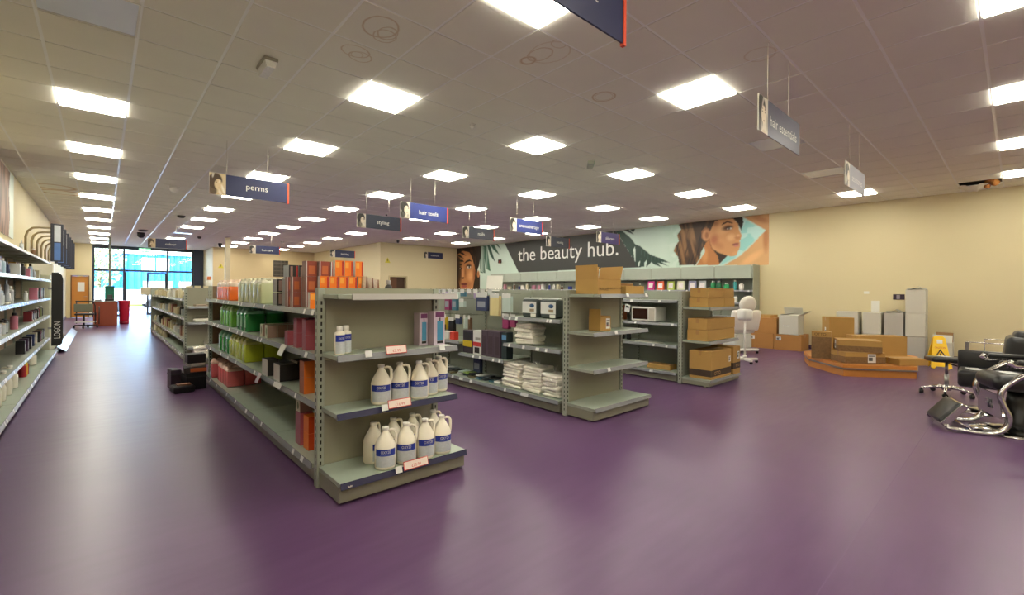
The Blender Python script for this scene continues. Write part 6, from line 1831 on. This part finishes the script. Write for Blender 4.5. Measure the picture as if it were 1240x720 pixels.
# ================================================================ ENTRANCE SIDE SHELVING GOODS
rg = random.Random(17)
gcols = [('cream', (204,192,156)), ('white', (214,212,204)), ('beige', (180,164,130)), ('dull red', (140,84,70)), ('black', (36,36,38)), ('silver', (160,164,164)), ('sand', (190,176,130))]
for lvl, z, hmin, hmax, step in (('top', 1.212, .13, .2, .27), ('upper', .842, .10, .22, .33), ('middle', .412, .10, .24, .33)):
    y, k = 10.75, 0
    while y < 18.4:
        nm, c = gcols[rg.randrange(7)] if lvl != 'top' else gcols[rg.choice((0,0,1,2,2))]
        m = c_('entry_'+nm, c)
        lab = '%s %s on the %s shelf of the entrance run, %s from the camera' % (nm, '%s', lvl, nth(k))
        x = 1.26+.05*rg.random()
        if rg.random() < .6:
            pack('product_box', lab % 'box', 'box', x+.03, y, z, .1, rg.uniform(.08,.2), rg.uniform(hmin, hmax), m, m, None, 'goods on the entrance run')
        else:
            make_round_bottle(lab % 'bottle', (x+.02, y, z), rg.uniform(.03,.05), rg.uniform(hmin, hmax), m, M_white, 'goods on the entrance run', name='product_bottle')
        y += step*rg.uniform(.8, 1.3); k += 1
for k, (y, h) in enumerate([(17.6,.22),(16.9,.21),(16.2,.2),(15.4,.2),(14.8,.19)]):
    make_round_bottle('tall pale bottle on the entrance run deck, %s from its far end' % nth(k), (1.25, y, .152), .07, h, M_offwhite if k == 0 else c_('entry_tan', (160,150,120)), M_offwhite, name='product_bottle')
# end display goods facing camera
for k in range(5):
    pack('product_box', 'cream box in a row on top of the distant end display, %s from left' % nth(k), 'box', 1.24+.14*k, 10.62, 1.212, .1, .1, .26, c_('entry_cream', (204,192,156)), c_('entry_cream', (204,192,156)), None, 'cream boxes above the distant end display')
tag(obj('magazine_pile', G().cbox(-.16,.16,-.1,.1,0,.035,.004), [mat('magazine_print', (150,130,110), .5, 0, .5, 12)], None, (1.45,10.33,1.087), (0,0,.1)), 'loose pile of printed leaflets on the distant end display', 'leaflet')
tag(obj('cloth_stack', G().cbox(-.22,.22,-.11,.11,0,.06,.025,0,3,True), [M_towel], None, (1.5,10.33,.792), (0,0,.05)), 'folded pale cloths on the middle shelf of the distant end display', 'cloth')
towels('bag of crumpled cream towels at the foot of the distant end display', 1.48, 10.28, .122, .46, .24, 6, 0, 8)
dk2 = thing('desk_lamp', 'thin black desk lamp standing on top of the entrance run', 'lamp', (1.67, 14.0, 1.43))
obj('base', G().lathe([(.09,0),(.09,.015),(.02,.03)], 14), [M_black], dk2)
obj('arm', G().tube([(0,0,.02),(.05,0,.3),(.0,0,.5)], .012), [M_black], dk2)
tag(obj('grey_tray', G().cbox(-.2,.2,-.12,.12,0,.07,.01), [mat('tray_grey', (110,112,112), .4)], None, (1.40,10.95,1.212), (0,0,.1)), 'flat grey tray lying on the entrance run top', 'tray')
make_round_bottle('white and orange cylinder on top of the entrance run', (1.66, 11.3, 1.212), .06, .46, M_white, c_('entry_orange', (214,120,60)), name='product_bottle')

# junk pile on the floor
jp = [
 ('equipment_case', 'large black case at the bottom of the floor pile', 'case', .98, 7.9, 0, .24, .36, .24, M_black),
 ('monitor_base', 'long flat black slab sticking out left of the floor pile', 'slab', .83, 7.70, 0, .24, .26, .09, M_black),
 ('purple_box', 'dark purple black box standing left in the floor pile', 'box', .77, 8.02, 0, .12, .24, .28, c_('plum_black', (44,30,48))),
]
for nm, lab, cat_, x, y, z, w, d, h, m in jp:
    t = thing(nm, lab, cat_, (x, y, z), .1)
    obj('body', G().cbox(-w/2,w/2,-d/2,d/2,0,h,.012), [m], t)
    obj('lid_edge', G().cbox(-w/2-.004,w/2+.004,-d/2-.004,d/2+.004,h*.72,h*.78,.003), [c_('case_trim', (44,42,46))], t)
t = thing('orange_mixed_box', 'black and orange printed box on top of the black case', 'box', (.99, 7.86, .242), -.05)
obj('carton', G().cbox(-.13,.13,-.14,.14,0,.07,.003), [M_dk], t)
obj('orange_print', G().box(-.06,.13,-.1412,-.1402,.01,.06), [c_('junk_orange', (190,90,40))], t)
tag(obj('white_packet', G().cbox(-.09,.09,-.1,.1,0,.05,.01), [c_('junk_white', (190,184,176))], None, (1.0,7.88,.3125), (0,0,.2)), 'white packet between the black block and the orange printed box', 'packet')
t = thing('black_block', 'square black block on top of the floor pile', 'box', (1.0, 7.88, .363), .05)
obj('body', G().cbox(-.11,.11,-.1,.1,0,.13,.008), [M_black], t)
obj('rim', G().cbox(-.113,.113,-.103,.103,.115,.125,.002), [c_('case_trim', (44,42,46))], t)
tag(obj('tan_strip', G().cbox(-.08,.08,-.05,.05,0,.02,.004), [c_('junk_tan', (150,110,90))], None, (.84,7.68,.092), (0,0,.1)), 'tan strip lying on the flat black slab of the floor pile', 'packet')
